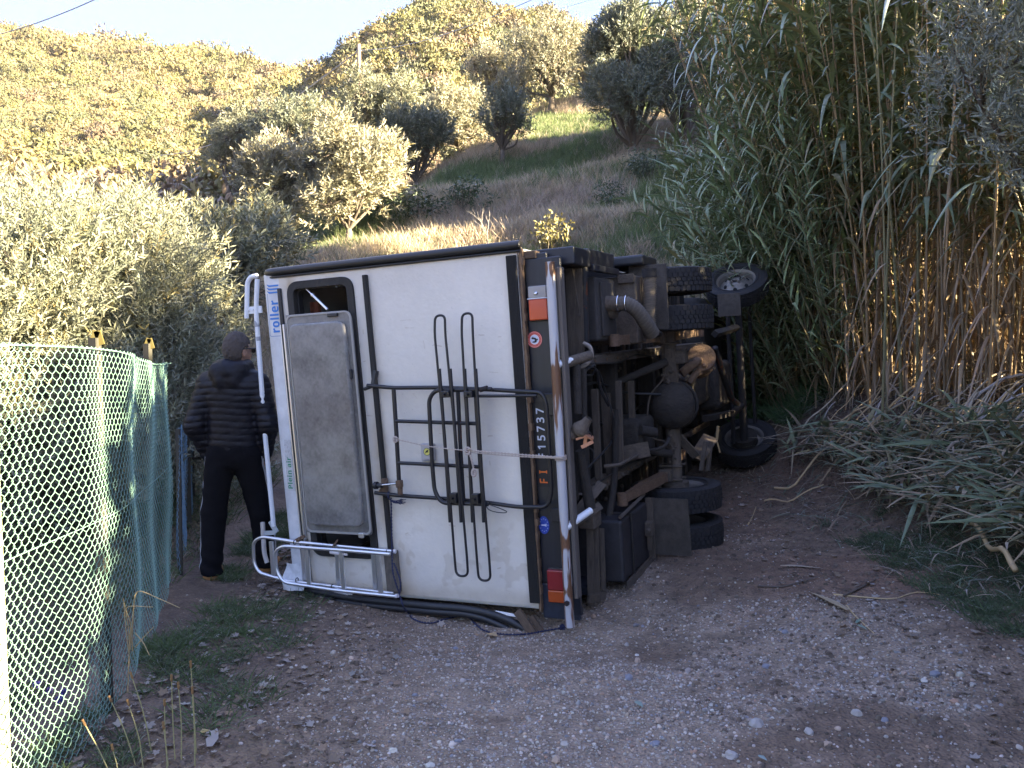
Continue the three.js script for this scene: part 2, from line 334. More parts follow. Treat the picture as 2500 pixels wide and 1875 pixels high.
// the wood on the far hills: crowns of small oaks in autumn colours
{
  const crown = (seed) => {
    const R = rng(seed), b = new Bag(), lobes = [];
    for (let i = 0; i < 7; i++) { const a = R() * 6.3, r = 0.55 * Math.sqrt(R()); lobes.push([V(Math.cos(a) * r, 0.62 + 0.5 * R(), Math.sin(a) * r), 0.34 + 0.2 * R()]); }
    for (let i = 0; i < 620; i++) {
      const [c, r] = lobes[Math.floor(R() * 7)], d = rdir(R), p = c.clone().addScaledVector(d, r * (0.72 + 0.35 * R())); p.y = Math.max(p.y, 0.12);
      b.blade(p, rdir(R).addScaledVector(d, 0.6).normalize(), 0.15 + 0.1 * R(), 0.12, d.clone().add(rdir(R).multiplyScalar(0.5)), 0.1, 2);
    }
    return merge([b.geo(), rod(V(0, -0.3, 0), V(0, 0.8, 0), 0.06, 0.04, 5)]);
  };
  const crowns = [crown(71), crown(72), crown(73)], m = leafMat(0.3, 0.85), sets = crowns.map(() => [[], []]), R = rng(77);
  const near = crowns.map(() => [[], []]);
  const put = (S, x, z, s, c) => { const k = Math.floor(R() * 3); S[k][0].push(mm(footOn(x, z, -0.25 * s), s, R() * 7, 0.12 * R(), R() * 7, 0.85 + 0.4 * R())); S[k][1].push(c); };
  for (let i = 0; i < 17000; i++) {
    const D = 66 + 230 * Math.pow(R(), 0.75), x = (R() * 1.25 - 0.8) * D, w = R();
    const tone = fbm(x * 0.02 + 4, D * 0.02, 3), hi = sm(150, 270, D);
    if (D < 90 && x < -12 && R() < 0.6) continue;
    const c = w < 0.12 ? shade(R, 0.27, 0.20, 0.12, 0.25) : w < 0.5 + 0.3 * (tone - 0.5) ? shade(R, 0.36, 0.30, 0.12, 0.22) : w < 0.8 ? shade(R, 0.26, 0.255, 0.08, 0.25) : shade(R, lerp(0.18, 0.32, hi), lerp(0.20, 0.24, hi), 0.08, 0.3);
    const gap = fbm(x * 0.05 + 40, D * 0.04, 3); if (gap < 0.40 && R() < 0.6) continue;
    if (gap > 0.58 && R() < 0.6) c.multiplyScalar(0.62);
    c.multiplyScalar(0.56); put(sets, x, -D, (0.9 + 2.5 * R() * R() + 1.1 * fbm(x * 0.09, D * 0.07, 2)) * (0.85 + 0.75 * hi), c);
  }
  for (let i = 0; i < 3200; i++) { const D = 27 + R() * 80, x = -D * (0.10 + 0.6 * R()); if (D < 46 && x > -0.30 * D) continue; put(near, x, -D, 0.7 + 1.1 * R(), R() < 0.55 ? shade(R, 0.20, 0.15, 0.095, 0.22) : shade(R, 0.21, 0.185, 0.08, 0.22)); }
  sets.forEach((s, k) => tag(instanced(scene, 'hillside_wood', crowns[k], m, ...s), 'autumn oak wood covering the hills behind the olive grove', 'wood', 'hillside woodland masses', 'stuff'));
  near.forEach((s, k) => tag(instanced(scene, 'scrub', crowns[k], m, ...s), 'reddish and yellow scrub at the foot of the left hill', 'scrub', 'hill foot scrub masses', 'stuff'));
}
// ---------------------------------------------------------------- the overturned motorhome (built lying on its side, in its own axes)
const van = thing('motorhome', 'old white motorhome lying on its side across the dirt track, rear wall towards the viewer', 'motorhome');
van.applyMatrix4(VANM);
const WID = 2.1, LEN = 4.3;
const M = {
  white: mat([0.70, 0.685, 0.65], 0.55, 0, { map: grime }),
  cap: mat([0.66, 0.69, 0.73], 0.4, 0, { map: grime }),
  black: mat([0.018, 0.019, 0.022], 0.45),
  rubber: mat([0.03, 0.029, 0.028], 0.8, 0, { map: dustMap, bumpMap: bumpFine, bumpScale: 0.004 }),
  panel: mat([0.018, 0.021, 0.032], 0.4, 0, { map: dustMap }),
  grease: mat([0.038, 0.033, 0.029], 0.85, 0, { map: dustMap, bumpMap: bumpFine, bumpScale: 0.006 }),
  dusty: mat([0.125, 0.103, 0.083], 0.9, 0, { map: dustMap, bumpMap: bumpFine, bumpScale: 0.004 }),
  dark: mat([0.022, 0.02, 0.02], 0.9, 0, { map: dustMap }),
  rust: mat([1, 1, 1], 0.75, 0.2, { map: rustMap }),
  rack: mat([0.02, 0.02, 0.023], 0.35, 0.2),
  alu: mat([0.74, 0.75, 0.77], 0.3, 0.9),
  whitebar: mat([0.72, 0.75, 0.78], 0.35),
  bumper: mat([0.50, 0.50, 0.52], 0.42, 0.15, { map: tex(256, 512, (x, y) => { const u = x / 256, v = y / 512, n = pfbm(u, v, 8, 5, 61), b = Math.max(Math.exp(-(((v - 0.69) / 0.035) ** 2)), 0.9 * Math.exp(-(((v - 0.235) / 0.02) ** 2)), 0.7 * Math.exp(-(((v - 0.10) / 0.012) ** 2)), 0.75 * Math.exp(-(((v - 0.985) / 0.02) ** 2))); const r = sm(0.52, 0.66, n + 0.46 * b - 0.02); return [lerp(0.92, 0.30, r), lerp(0.92, 0.15, r), lerp(0.93, 0.08, r)]; }) }),
  tyre: mat([0.024, 0.024, 0.027], 0.82, 0, { map: dustMap }),
  wood: mat([0.12, 0.085, 0.06], 0.9, 0, { map: dustMap }),
  brownmetal: mat([0.20, 0.13, 0.085], 0.75, 0.2, { map: dustMap, bumpMap: bumpFine, bumpScale: 0.004 }),
  chrome: mat([0.7, 0.7, 0.72], 0.2, 1),
};
// ---- shell: rear wall with its window opening, edges, sides, floor, front
const WX0 = -1.615, WX1 = -1.14;                          // window opening across X
function lean(g) { const P = g.attributes.position; for (let i = 0; i < P.count; i++) { const x = P.getX(i); P.setX(i, x - (0.013 + 0.02 * sm(0, -1, x)) * (P.getY(i) - 1.05)); } return g; }   // the knocked body is racked a little out of square
const wy1 = RP(780, 690).y, wy0 = RP(850, 1352).y;
function roundRect(s, x0, x1, y0, y1, r) { s.moveTo(x0 + r, y0); s.lineTo(x1 - r, y0); s.quadraticCurveTo(x1, y0, x1, y0 + r); s.lineTo(x1, y1 - r); s.quadraticCurveTo(x1, y1, x1 - r, y1); s.lineTo(x0 + r, y1); s.quadraticCurveTo(x0, y1, x0, y1 - r); s.lineTo(x0, y0 + r); s.quadraticCurveTo(x0, y0, x0 + r, y0); return s; }
const SEAM = -1.705, ROOF = -1.88;
{
  const s = new THREE.Shape(); s.moveTo(SEAM, 0); s.lineTo(0, 0.0); s.lineTo(0, WID); s.lineTo(SEAM, WID); s.closePath();
  s.holes.push(roundRect(new THREE.Path(), WX0, WX1, wy0, wy1, 0.07));
  const g = new THREE.ExtrudeGeometry(s, { depth: 0.03, bevelEnabled: false, curveSegments: 10 }).translate(0, 0, -0.03);
  part(van, 'rear_wall', lean(g), mat([0.74, 0.705, 0.64], 0.5, 0, { bumpMap: tex(512, 512, (x, y) => pfbm(x / 512, y / 512, 5, 3, 95) * 0.75 + 0.25 * pfbm(x / 512, y / 512, 60, 2, 96)), bumpScale: 0.0035, map: (() => { const scr = []; const Q = rng(99); for (let i = 0; i < 75; i++) { const a = (Q() - 0.5) * 0.7 + (Q() < 0.3 ? 1.4 : 0); scr.push([Q(), Q(), Math.cos(a) * (0.004 + 0.02 * Q() * Q()), Math.sin(a) * (0.004 + 0.02 * Q() * Q()), 0.0006 + 0.0011 * Q(), 0.15 + 0.45 * Q()]); } // faded paint: uv in metres; stains that run from the window and the seams
    const t = tex(1024, 1024, (x, y) => { const u = x / 1024, v = y / 1024, n = pfbm(u, v, 5, 5, 81), f = pfbm(u, v, 90, 2, 84);
      const X = -u * 2.2 + 0.1, Y = v * 2.3 - 0.1; let k = 0.90 + 0.2 * (n - 0.5) + 0.05 * (f - 0.5), b = 0;
      const e = (d, w) => Math.exp(-d * d / (w * w)), nn = pfbm(u, v, 22, 3, 88);
      b += 0.55 * e(X - WX1 - 0.10, 0.055) * sm(1.35, 0.9, Y) * (0.5 + nn) * sm(0.25, 0.5, Y);
      b += 0.45 * e(X - WX0, 0.05) * sm(1.65, 1.85, Y) * nn * 1.6;
      b += 0.5 * e(Y - 0.02, 0.06) * (0.4 + nn) + 0.25 * sm(0.62, 0.7, nn) * e(Y - 0.2, 0.3) + 0.22 * e(X, 0.05) * nn;
      b += 0.35 * e(Y - 2.02, 0.05) * nn * 1.3 * sm(-0.9, -1.4, X);
      b += 0.25 * e(X + 1.0, 0.05) * nn + 0.35 * e(X + 0.93, 0.07) * sm(0.45, 0.1, Y);
      const sp = pnoise(u * 300, v * 300, 300, 300, 90) > 0.965 && nn > 0.5 ? 0.25 : 0; b = Math.min(b, 0.85); for (const [cx, cy, dx, dy, w, k2] of scr) { const px = u - cx, py = v - cy; if (px * px + py * py > 0.0007) continue; const L2 = dx * dx + dy * dy, q = clamp((px * dx + py * dy) / L2, -1, 1), dd = Math.hypot(px - dx * q, py - dy * q); if (dd < w * (0.6 + 0.8 * nn)) b = Math.max(b, k2); }
      return [k * lerp(1, 0.52, b) - sp, k * lerp(0.985, 0.42, b) - sp, k * lerp(0.965, 0.29, b) - sp]; });
    t.repeat.set(-1 / 2.2, 1 / 2.3); t.offset.set(0.1 / 2.2, 0.1 / 2.3); return t; })() }));
  // rounded roof edge, one strip along Y
  const prof = []; for (let i = 0; i <= 8; i++) { const a = i / 8 * Math.PI / 2; prof.push([ROOF + 0.10 - 0.10 * Math.sin(a), -0.10 + 0.10 * Math.cos(a)]); }
  const cs = new THREE.Shape(); cs.moveTo(SEAM, 0); prof.forEach(([x, z]) => cs.lineTo(x, z)); cs.lineTo(ROOF + 0.03, -0.12); cs.lineTo(SEAM, -0.03); cs.closePath();
  const cg = new THREE.ExtrudeGeometry(cs, { depth: WID - 0.02, bevelEnabled: false }).rotateX(Math.PI / 2).translate(0, WID, 0);
  cg.computeVertexNormals();
  part(van, 'roof_edge', lean(cg), M.cap);
  part(van, 'roof', rbox(ROOF, ROOF + 0.04, 0.0, WID, -LEN, -0.11, 0.015), M.cap);
  part(van, 'side_wall', rbox(ROOF + 0.02, -0.004, WID - 0.05, WID - 0.002, -LEN, -0.032, 0.01), M.white);
  part(van, 'side_wall', rbox(ROOF + 0.02, -0.004, -0.03, 0.02, -LEN, -0.032, 0.01), M.white);
  part(van, 'front_wall', box(ROOF + 0.04, -0.02, 0.02, WID - 0.05, -LEN, -LEN + 0.04), M.white);
  // things seen through the window: a curtain and bare cupboard fronts
  const cur = []; for (let i = 0; i < 9; i++) cur.push(V(WX0 + 0.04 + 0.014 * (i % 2), wy1 - 0.02 - 0.0 * i, -0.09 - 0.014 * i));
  const fold = new THREE.PlaneGeometry(0.07, 0.62, 24, 6); const fp = fold.attributes.position; for (let i = 0; i < fp.count; i++) fp.setZ(i, 0.012 * Math.sin(fp.getX(i) * 130));
  fold.computeVertexNormals(); part(van, 'curtain', fold.rotateY(0.5).translate(WX0 + 0.07, wy1 - 0.42, -0.12), mat([0.11, 0.03, 0.012], 0.95));
  part(van, 'cupboard', rbox(WX0 - 0.2, WX1 + 0.3, 0.1, 2.0, -1.6, -1.1, 0.02), mat([0.03, 0.028, 0.028], 0.8));
  part(van, 'floor', box(-0.03, 0.0, 0.02, WID - 0.05, -LEN, -0.035), M.dark);
}
// black trim round the rear wall
{
  const yT = WID + 0.012, trim = [];
  const cs = new THREE.Shape(); cs.moveTo(-0.03, 0); cs.lineTo(0.03, 0); cs.lineTo(0.03, 0.022); cs.lineTo(0.0, 0.034); cs.lineTo(-0.03, 0.03); cs.closePath();
  const run = (y, flip) => { const path = [V(ROOF - 0.006, y, -0.5), V(ROOF - 0.006, y, -0.13), V(ROOF + 0.02, y, -0.03), V(ROOF + 0.10, y, 0.006), V(-0.9, y, 0.008), V(0.012, y, 0.008)]; return path; };
  const edge = (y) => { const g = bent(run(y), 0.026, 0.06, 8); return g; };
  part(van, 'edge_trim', [edge(yT), rbox(ROOF + 0.1, 0.012, yT - 0.004, yT + 0.022, -0.03, 0.022, 0.006), bent(run(yT - 0.035), 0.009, 0.05, 6)], M.black);
  // bottom trim, torn loose and sagging to the ground at the corner
  const s1 = [V(ROOF + 0.08, -0.02, -0.02), V(-1.3, -0.045, 0.015), V(-0.75, -0.05, 0.018), V(-0.42, -0.052, 0.018), V(-0.22, -0.085, 0.02), V(-0.06, -0.15, 0.02)];
  const s2 = s1.map((p, i) => p.clone().add(V(0, -0.034 - (i > 3 ? 0.02 * (i - 3) : 0), 0.004)));
  part(van, 'edge_trim', [tube(s1, 0.024, 40, 8), tube(s2, 0.022, 40, 8)], M.black, 'torn black trim sagging along the ground');
  each(van, 'broken_batten', [bar(V(-0.13, -0.03, 0.03), V(0.02, -0.19, 0.07), 0.05, 0.018), bar(V(-0.05, -0.06, 0.01), V(0.04, -0.17, 0.03), 0.03, 0.02)], M.wood);
  part(van, 'torn_lining', [bar(V(-0.28, -0.052, 0.012), V(-0.09, -0.07, 0.012), 0.014, 0.01)], mat([0.8, 0.8, 0.8], 0.8));
}
// black strips down the rear wall
{
  const strip = (x0, x1, y0, y1, t, m, name, label) => part(van, name, lean(rbox(x0, x1, y0, y1, 0.001, t, 0.006)), m, label);
  const rx = [-0.066, -0.002];
  const g = [rbox(rx[0], rx[1], 0.02, 2.055, 0.001, 0.016, 0.004)]; for (let i = 0; i < 7; i++) { const x = lerp(rx[0] + 0.006, rx[1] - 0.006, i / 6); g.push(box(x - 0.0025, x + 0.0025, 0.03, 2.05, 0.014, 0.019)); }
  part(van, 'ribbed_strip', g.map(lean), M.rubber);
  const mx = -1.018;
  strip(mx - 0.016, mx + 0.016, 0.28, 2.03, 0.028, M.rubber, 'seam_strip');
  part(van, 'seam_cover', lean(rbox(mx - 0.05, mx + 0.05, 0.02, 0.29, 0.001, 0.03, 0.008)), mat([0.16, 0.14, 0.12], 0.9, 0, { map: dustMap }));
  strip(SEAM - 0.006, SEAM + 0.02, 0.06, 2.0, 0.022, M.black, 'hinge_rail');
  part(van, 'hinge_rail', [rbox(SEAM + 0.02, SEAM + 0.034, 0.3, 1.76, 0.012, 0.034, 0.004), rbox(SEAM - 0.004, SEAM + 0.004, 0.3, 1.76, 0.022, 0.03, 0.003)].map(lean), M.alu, 'worn bright hinge rail');
  strip(SEAM - 0.02, SEAM + 0.04, 0.04, 0.33, 0.03, mat([0.10, 0.085, 0.07], 0.9), 'seam_cover');
  // raw broken edge between wall and skirt
  part(van, 'raw_edge', [rbox(0.001, 0.016, -0.03, 2.09, -0.03, 0.006, 0.003), ...Array.from({ length: 26 }, (_, i) => { const y = 2.02 - i * 0.08, R = hash(i, 3, 1); return box(0.0, 0.014 + 0.012 * R, y - 0.04 + 0.02 * R, y + 0.02, -0.028, 0.004 + 0.006 * hash(i, 7, 2)); })], mat([0.20, 0.13, 0.08], 0.9, 0, { map: dustMap }));
}
// window: rubber frame in the wall, tinted pane swung out and hanging low, stay rod
{
  const ring = (x0, x1, y0, y1, r, w, d0, d1) => { const s = roundRect(new THREE.Shape(), x0, x1, y0, y1, r); s.holes.push(roundRect(new THREE.Path(), x0 + w, x1 - w, y0 + w, y1 - w, Math.max(0.01, r - w))); return new THREE.ExtrudeGeometry(s, { depth: d1 - d0, bevelEnabled: true, bevelSize: 0.003, bevelThickness: 0.004, bevelSegments: 2, curveSegments: 10 }).translate(0, 0, d0); };
  const fr = part(van, 'window_frame', [lean(ring(WX0 - 0.02, WX1 + 0.02, wy0 - 0.02, wy1 + 0.02, 0.09, 0.045, -0.02, 0.012))], M.rubber);
  part(fr, 'frame_lip', lean(ring(WX0 + 0.012, WX1 - 0.012, wy0 + 0.012, wy1 - 0.012, 0.065, 0.02, -0.075, -0.03)), M.black);
  const a = RP(694, 768, 0.06), b = RP(855, 768, 0.06), c = RP(903, 1303, 0.06), d = RP(753, 1303, 0.06);
  const x0 = (a.x + d.x) / 2, x1 = (b.x + c.x) / 2 + 0.01, y1 = (a.y + b.y) / 2 + 0.01, y0 = (c.y + d.y) / 2;
  const glassM = new THREE.MeshPhysicalMaterial({ color: lin(0.62, 0.63, 0.64), roughness: 0.24, transmission: 0.74, thickness: 0, side: THREE.DoubleSide, map: dustMap });
  const s = new THREE.Shape(); s.moveTo(x0, y0); s.lineTo(x1 - 0.02, y0); s.quadraticCurveTo(x1, y0, x1, y0 + 0.02); s.lineTo(x1, y1 - 0.07); s.quadraticCurveTo(x1, y1, x1 - 0.07, y1); s.lineTo(x0, y1); s.closePath();
  const pane = part(van, 'window_pane', lean(new THREE.ExtrudeGeometry(s, { depth: 0.006, bevelEnabled: true, bevelSize: 0.002, bevelThickness: 0.002, bevelSegments: 1 }).translate(0, 0, 0.05)), glassM);
  // raised inner shell of the double pane: rim and face
  const ix0 = x0 + 0.045, ix1 = x1 - 0.055, iy0 = y0 + 0.07, iy1 = y1 - 0.075;
  const s2 = roundRect(new THREE.Shape(), ix0, ix1, iy0, iy1, 0.045);
  part(pane, 'inner_shell', lean(new THREE.ExtrudeGeometry(s2, { depth: 0.012, bevelEnabled: true, bevelSize: 0.014, bevelThickness: 0.014, bevelSegments: 3, curveSegments: 8 }).translate(0, 0, 0.064)), new THREE.MeshPhysicalMaterial({ color: lin(0.64, 0.65, 0.66), roughness: 0.22, transmission: 0.70, thickness: 0, side: THREE.DoubleSide, map: dustMap }));
  part(pane, 'pane_rim', [lean(ring(x0 + 0.002, x1 - 0.002, y0 + 0.002, y1 - 0.002, 0.05, 0.008, 0.057, 0.060))], mat([0.30, 0.29, 0.27], 0.4));
  const catchAt = (px, py, w, h) => { const p = RP(px, py, 0.065); return rbox(p.x - w, p.x + w, p.y - h, p.y + h, 0.056, 0.075, 0.004); };
  part(pane, 'catch', catchAt(812, 769, 0.038, 0.011), M.black); part(pane, 'catch', catchAt(857, 913, 0.009, 0.03), M.black); part(pane, 'catch', catchAt(883, 1307, 0.02, 0.016), M.alu);
  const p0 = RP(739, 697, -0.02), p1 = RP(763, 720, 0.01), p2 = RP(800, 756, 0.05);
  part(van, 'stay_rod', [rod(p0, p1, 0.005), rod(p1, p2, 0.0095), rod(p1.clone().lerp(p2, -0.02), p1.clone().lerp(p2, 0.06), 0.013)], M.alu);
  part(van, 'stay_hook', [rod(RP(821, 690, -0.03), RP(821, 700, 0.005), 0.006)], M.alu);
}
// ---- flat print: a decal sheet with lettering drawn on a canvas; x runs up the picture, as the van lies on its side
function decal(name, px, py, w, h, draw, { z = 0.003, turn = true, res = 900, parent = van, rough = 0.5, m } = {}) {
  const cv = document.createElement('canvas'); cv.width = Math.round(w * res); cv.height = Math.round(h * res);
  const g = cv.getContext('2d'); draw(g, cv.width, cv.height);
  const t = new THREE.CanvasTexture(cv); t.colorSpace = THREE.SRGBColorSpace;
  const geo = new THREE.PlaneGeometry(w, h); if (turn) geo.rotateZ(Math.PI / 2);
  const p = RP(px, py, z); geo.translate(p.x, p.y, z);
  return part(parent, name, geo, new THREE.MeshStandardMaterial({ map: t, alphaMap: null, transparent: true, roughness: rough, side: THREE.DoubleSide }));
}
const disc = (g, x, y, r, c) => { g.fillStyle = c; g.beginPath(); g.arc(x, y, r, 0, 7); g.fill(); };
decal('name_sticker', 669, 756, 0.36, 0.105, (g, w, h) => {
  g.clearRect(0, 0, w, h); g.strokeStyle = '#7d99c4'; g.lineWidth = 3; g.beginPath(); g.moveTo(w * 0.02, h * 0.06); g.lineTo(w * 0.80, h * 0.06); g.moveTo(w * 0.74, h * 0.97); g.lineTo(w * 0.06, h * 0.97); g.quadraticCurveTo(w * 0.01, h * 0.97, w * 0.01, h * 0.85); g.lineTo(w * 0.01, h * 0.2); g.quadraticCurveTo(w * 0.01, h * 0.06, w * 0.05, h * 0.06); g.stroke();
  g.fillStyle = '#2f78c8'; g.font = 'bold ' + Math.round(h * 0.92) + 'px sans-serif'; g.save(); g.translate(w * 0.06, h * 0.84); g.scale(0.86, 1); g.fillText('roller', 0, 0); g.restore();
  for (let i = 0; i < 3; i++) { const x = w * (0.80 + i * 0.062); g.beginPath(); g.moveTo(x, h * 0.98); g.lineTo(x, h * 0.2); g.lineTo(x + w * 0.035, h * 0.06); g.lineTo(x + w * 0.05, h * 0.06); g.lineTo(x + w * 0.028, h * 0.24); g.lineTo(x + w * 0.028, h * 0.98); g.fill(); }
}, { z: 0.004 });
decal('club_sticker', 708, 1136, 0.345, 0.07, (g, w, h) => {
  g.fillStyle = '#b7b9bb'; g.fillRect(0, 0, w, h); for (let i = 0; i < 900; i++) { g.fillStyle = i % 2 ? 'rgba(230,230,235,0.25)' : 'rgba(120,118,115,0.25)'; g.fillRect(hash(i, 1, 1) * w, hash(i, 2, 1) * h, 4 + 8 * hash(i, 3, 1), 2); }
  g.fillStyle = '#1d7a55'; g.font = 'bold ' + Math.round(h * 0.80) + 'px sans-serif'; g.save(); g.translate(w * 0.03, h * 0.66); g.scale(0.98, 0.92); g.fillText('Plein air', 0, 0); g.restore();
  g.fillStyle = '#666'; for (let i = 0; i < 60; i++) g.fillRect(w * 0.04 + i * w * 0.0155, h * 0.80, w * (0.004 + 0.006 * hash(i, 5, 1)), h * 0.07);
}, { z: 0.004 });
// ---- dark skirt below the wall, with plate lettering, lamps and stickers
const SKZ = -0.035;
part(van, 'rear_skirt', [rbox(0.015, 0.235, 0.13, 2.03, SKZ - 0.03, SKZ, 0.008), rbox(0.015, 0.15, 2.0, 2.06, SKZ - 0.04, SKZ - 0.01, 0.008)], M.panel);
part(van, 'rear_skirt', [rbox(0.01, 0.24, -0.08, 0.128, SKZ - 0.03, SKZ + 0.002, 0.008)], mat([0.03, 0.04, 0.065], 0.35, 0, { map: dustMap }), 'scraped bluish lower end of the skirt');
const onSkirt = { z: SKZ + 0.003 };
decal('number_plate', 1327, 1085, 0.50, 0.115, (g, w, h) => {
  g.fillStyle = '#10131c'; g.fillRect(0, 0, w, h); g.font = Math.round(h * 0.50) + 'px sans-serif'; g.lineWidth = h * 0.028; g.lineCap = 'round'; g.lineJoin = 'round';
  const str = (s, x, c, sc) => { g.fillStyle = c; g.strokeStyle = c; g.save(); g.translate(x, h * 0.60); g.scale(sc, 1.12); g.fillText(s, 0, 0); g.strokeText(s, 0, 0); g.restore(); };
  str('F', w * 0.035, '#dd6a24', 1.1); str('I', w * 0.155, '#dd6a24', 1.1);
  const L = ['F', '1', '5', '7', '3', '7']; L.forEach((s, i) => str(s, w * (0.33 + i * 0.105), '#c9cfdd', 1.12));
}, onSkirt);
decal('round_sticker', 1305, 829, 0.098, 0.098, (g, w) => {
  g.clearRect(0, 0, w, w); const c = w / 2; disc(g, c, c, c * 0.98, '#b8433c'); disc(g, c, c, c * 0.92, '#f0cfc8'); disc(g, c, c, c * 0.88, '#c2433a'); disc(g, c, c, c * 0.60, '#e8e2e4'); disc(g, c, c, c * 0.52, '#c9d2e6');
  g.save(); g.translate(c, c); g.scale(c * 0.42, c * 0.42); g.fillStyle = '#14141c'; g.beginPath(); g.moveTo(-0.9, -0.1); g.quadraticCurveTo(-0.9, 0.7, -0.2, 0.7); g.lineTo(-0.25, 1); g.lineTo(0.2, 1); g.lineTo(0.1, 0.65); g.quadraticCurveTo(0.6, 0.4, 0.55, -0.3); g.lineTo(0.85, -0.4); g.lineTo(0.6, -0.65); g.quadraticCurveTo(0.5, -1, 0.2, -0.85); g.quadraticCurveTo(0.05, -0.5, 0.1, -0.1); g.quadraticCurveTo(-0.2, 0.2, -0.5, -0.1); g.quadraticCurveTo(-0.4, -0.7, -0.8, -0.7); g.closePath(); g.fill(); g.restore();
  g.fillStyle = '#f3dcd6'; g.font = Math.round(w * 0.11) + 'px sans-serif'; for (let i = 0; i < 26; i++) { g.save(); g.translate(c, c); g.rotate(i / 26 * 6.283); g.fillRect(-w * 0.01, -c * 0.80, w * (0.012 + 0.012 * hash(i, 9, 1)), w * 0.045); g.restore(); }
}, { ...onSkirt });
decal('country_sticker', 1328, 1282, 0.108, 0.07, (g, w, h) => {
  g.clearRect(0, 0, w, h); g.fillStyle = '#2443a4'; g.beginPath(); g.ellipse(w / 2, h / 2, w * 0.49, h * 0.49, 0, 0, 7); g.fill(); g.fillStyle = '#dfe3f2';
  for (let i = 0; i < 12; i++) { const a = i / 12 * 6.283, x = w / 2 + Math.cos(a) * w * 0.34, y = h / 2 + Math.sin(a) * h * 0.36; g.beginPath(); for (let k = 0; k < 10; k++) { const r = (k % 2 ? 0.42 : 1) * h * 0.055, b = k / 10 * 6.283 - 1.57; g.lineTo(x + Math.cos(b) * r, y + Math.sin(b) * r); } g.fill(); }
  g.fillRect(w * 0.47, h * 0.27, w * 0.06, h * 0.42); g.lineWidth = 2; g.strokeStyle = '#dfe3f2'; g.strokeRect(w * 0.44, h * 0.60, w * 0.12, h * 0.14);
}, onSkirt);
part(van, 'plate_lamp', rbox(0.10, 0.2, 1.12, 1.25, SKZ, SKZ + 0.02, 0.006), M.panel); part(van, 'plate_lamp', rbox(0.10, 0.19, 0.50, 0.58, SKZ, SKZ + 0.02, 0.006), M.panel);
{
  const lamp = (yTop, yBot, x0, x1, parts) => { const l = part(van, 'tail_lamp', rbox(x0 - 0.006, x1 + 0.006, yBot - 0.006, yTop + 0.006, SKZ, SKZ + 0.012, 0.005), M.black); for (const [n, f0, f1, m] of parts) part(l, n, rbox(x0, x1, lerp(yTop, yBot, f1), lerp(yTop, yBot, f0), SKZ + 0.004, SKZ + 0.04, 0.008, 3), m); return l; };
  const plastic = (r, g, b, t = 0.25) => new THREE.MeshPhysicalMaterial({ color: lin(r, g, b), roughness: 0.25, transmission: t, thickness: 0, clearcoat: 0.6, side: THREE.DoubleSide });
  const a = RP(1294, 700, SKZ), b = RP(1330, 781, SKZ), l1 = lamp(a.y, b.y, a.x, a.x + 0.115, [['lens', 0, 0.36, plastic(0.6, 0.57, 0.55, 0.5)], ['lens', 0.38, 1, plastic(0.62, 0.075, 0.02, 0.15)]]);
  l1.userData.label = 'clear and orange-red lamp near the top'; part(l1, 'bulb', new THREE.SphereGeometry(0.014, 12, 8).translate(a.x + 0.05, a.y - 0.045, SKZ + 0.036), M.chrome); part(l1, 'divider', rbox(a.x - 0.005, a.x + 0.12, lerp(a.y, b.y, 0.355), lerp(a.y, b.y, 0.385), SKZ + 0.004, SKZ + 0.045, 0.003), M.whitebar);
  const c = RP(1340, 1387, SKZ), d = RP(1376, 1468, SKZ); lamp(c.y, d.y, c.x, c.x + 0.105, [['lens', 0, 0.62, plastic(0.30, 0.02, 0.025)], ['lens', 0.625, 1, plastic(0.50, 0.085, 0.015)]]).userData.label = 'dark red and amber lamp near the ground';
}
// ---- bumper: a long white tube with rust, on two stub arms
{
  const bz = 0.075, top = RP(1335, 640, bz), bot = RP(1399, 1531, bz), x = (top.x + bot.x) / 2, R = 0.0265;
  const y0 = bot.y, y1 = top.y;
  const g = cyl(R, R, y1 - y0, 20).translate(x, (y0 + y1) / 2, bz);
  const bm = part(van, 'bumper', g, M.bumper);
  const b2 = rbox(x + 0.03, x + 0.055, y0 + 0.16, y1 - 0.03, bz - 0.075, bz - 0.01, 0.006);
  part(bm, 'bumper_backing', b2, mat([0.13, 0.115, 0.105], 0.8, 0, { map: dustMap }));
  part(bm, 'bumper_arm', rod(V(x + 0.01, RP(1365, 890, bz).y, bz), V(x + 0.06, RP(1365, 886, bz).y + 0.01, -0.05), 0.022, 0.02, 12), M.whitebar);
  part(bm, 'bumper_arm', rod(V(x + 0.01, RP(1385, 1288, bz).y, bz), V(x + 0.10, RP(1400, 1270, bz).y + 0.02, -0.10), 0.022, 0.02, 12), M.whitebar);
  part(bm, 'bolt', cyl(0.016, 0.016, 0.02, 6).rotateX(Math.PI / 2).translate(x, RP(1388, 1469, bz).y, bz + 0.028), M.rust);
  M.bumperX = x;
}
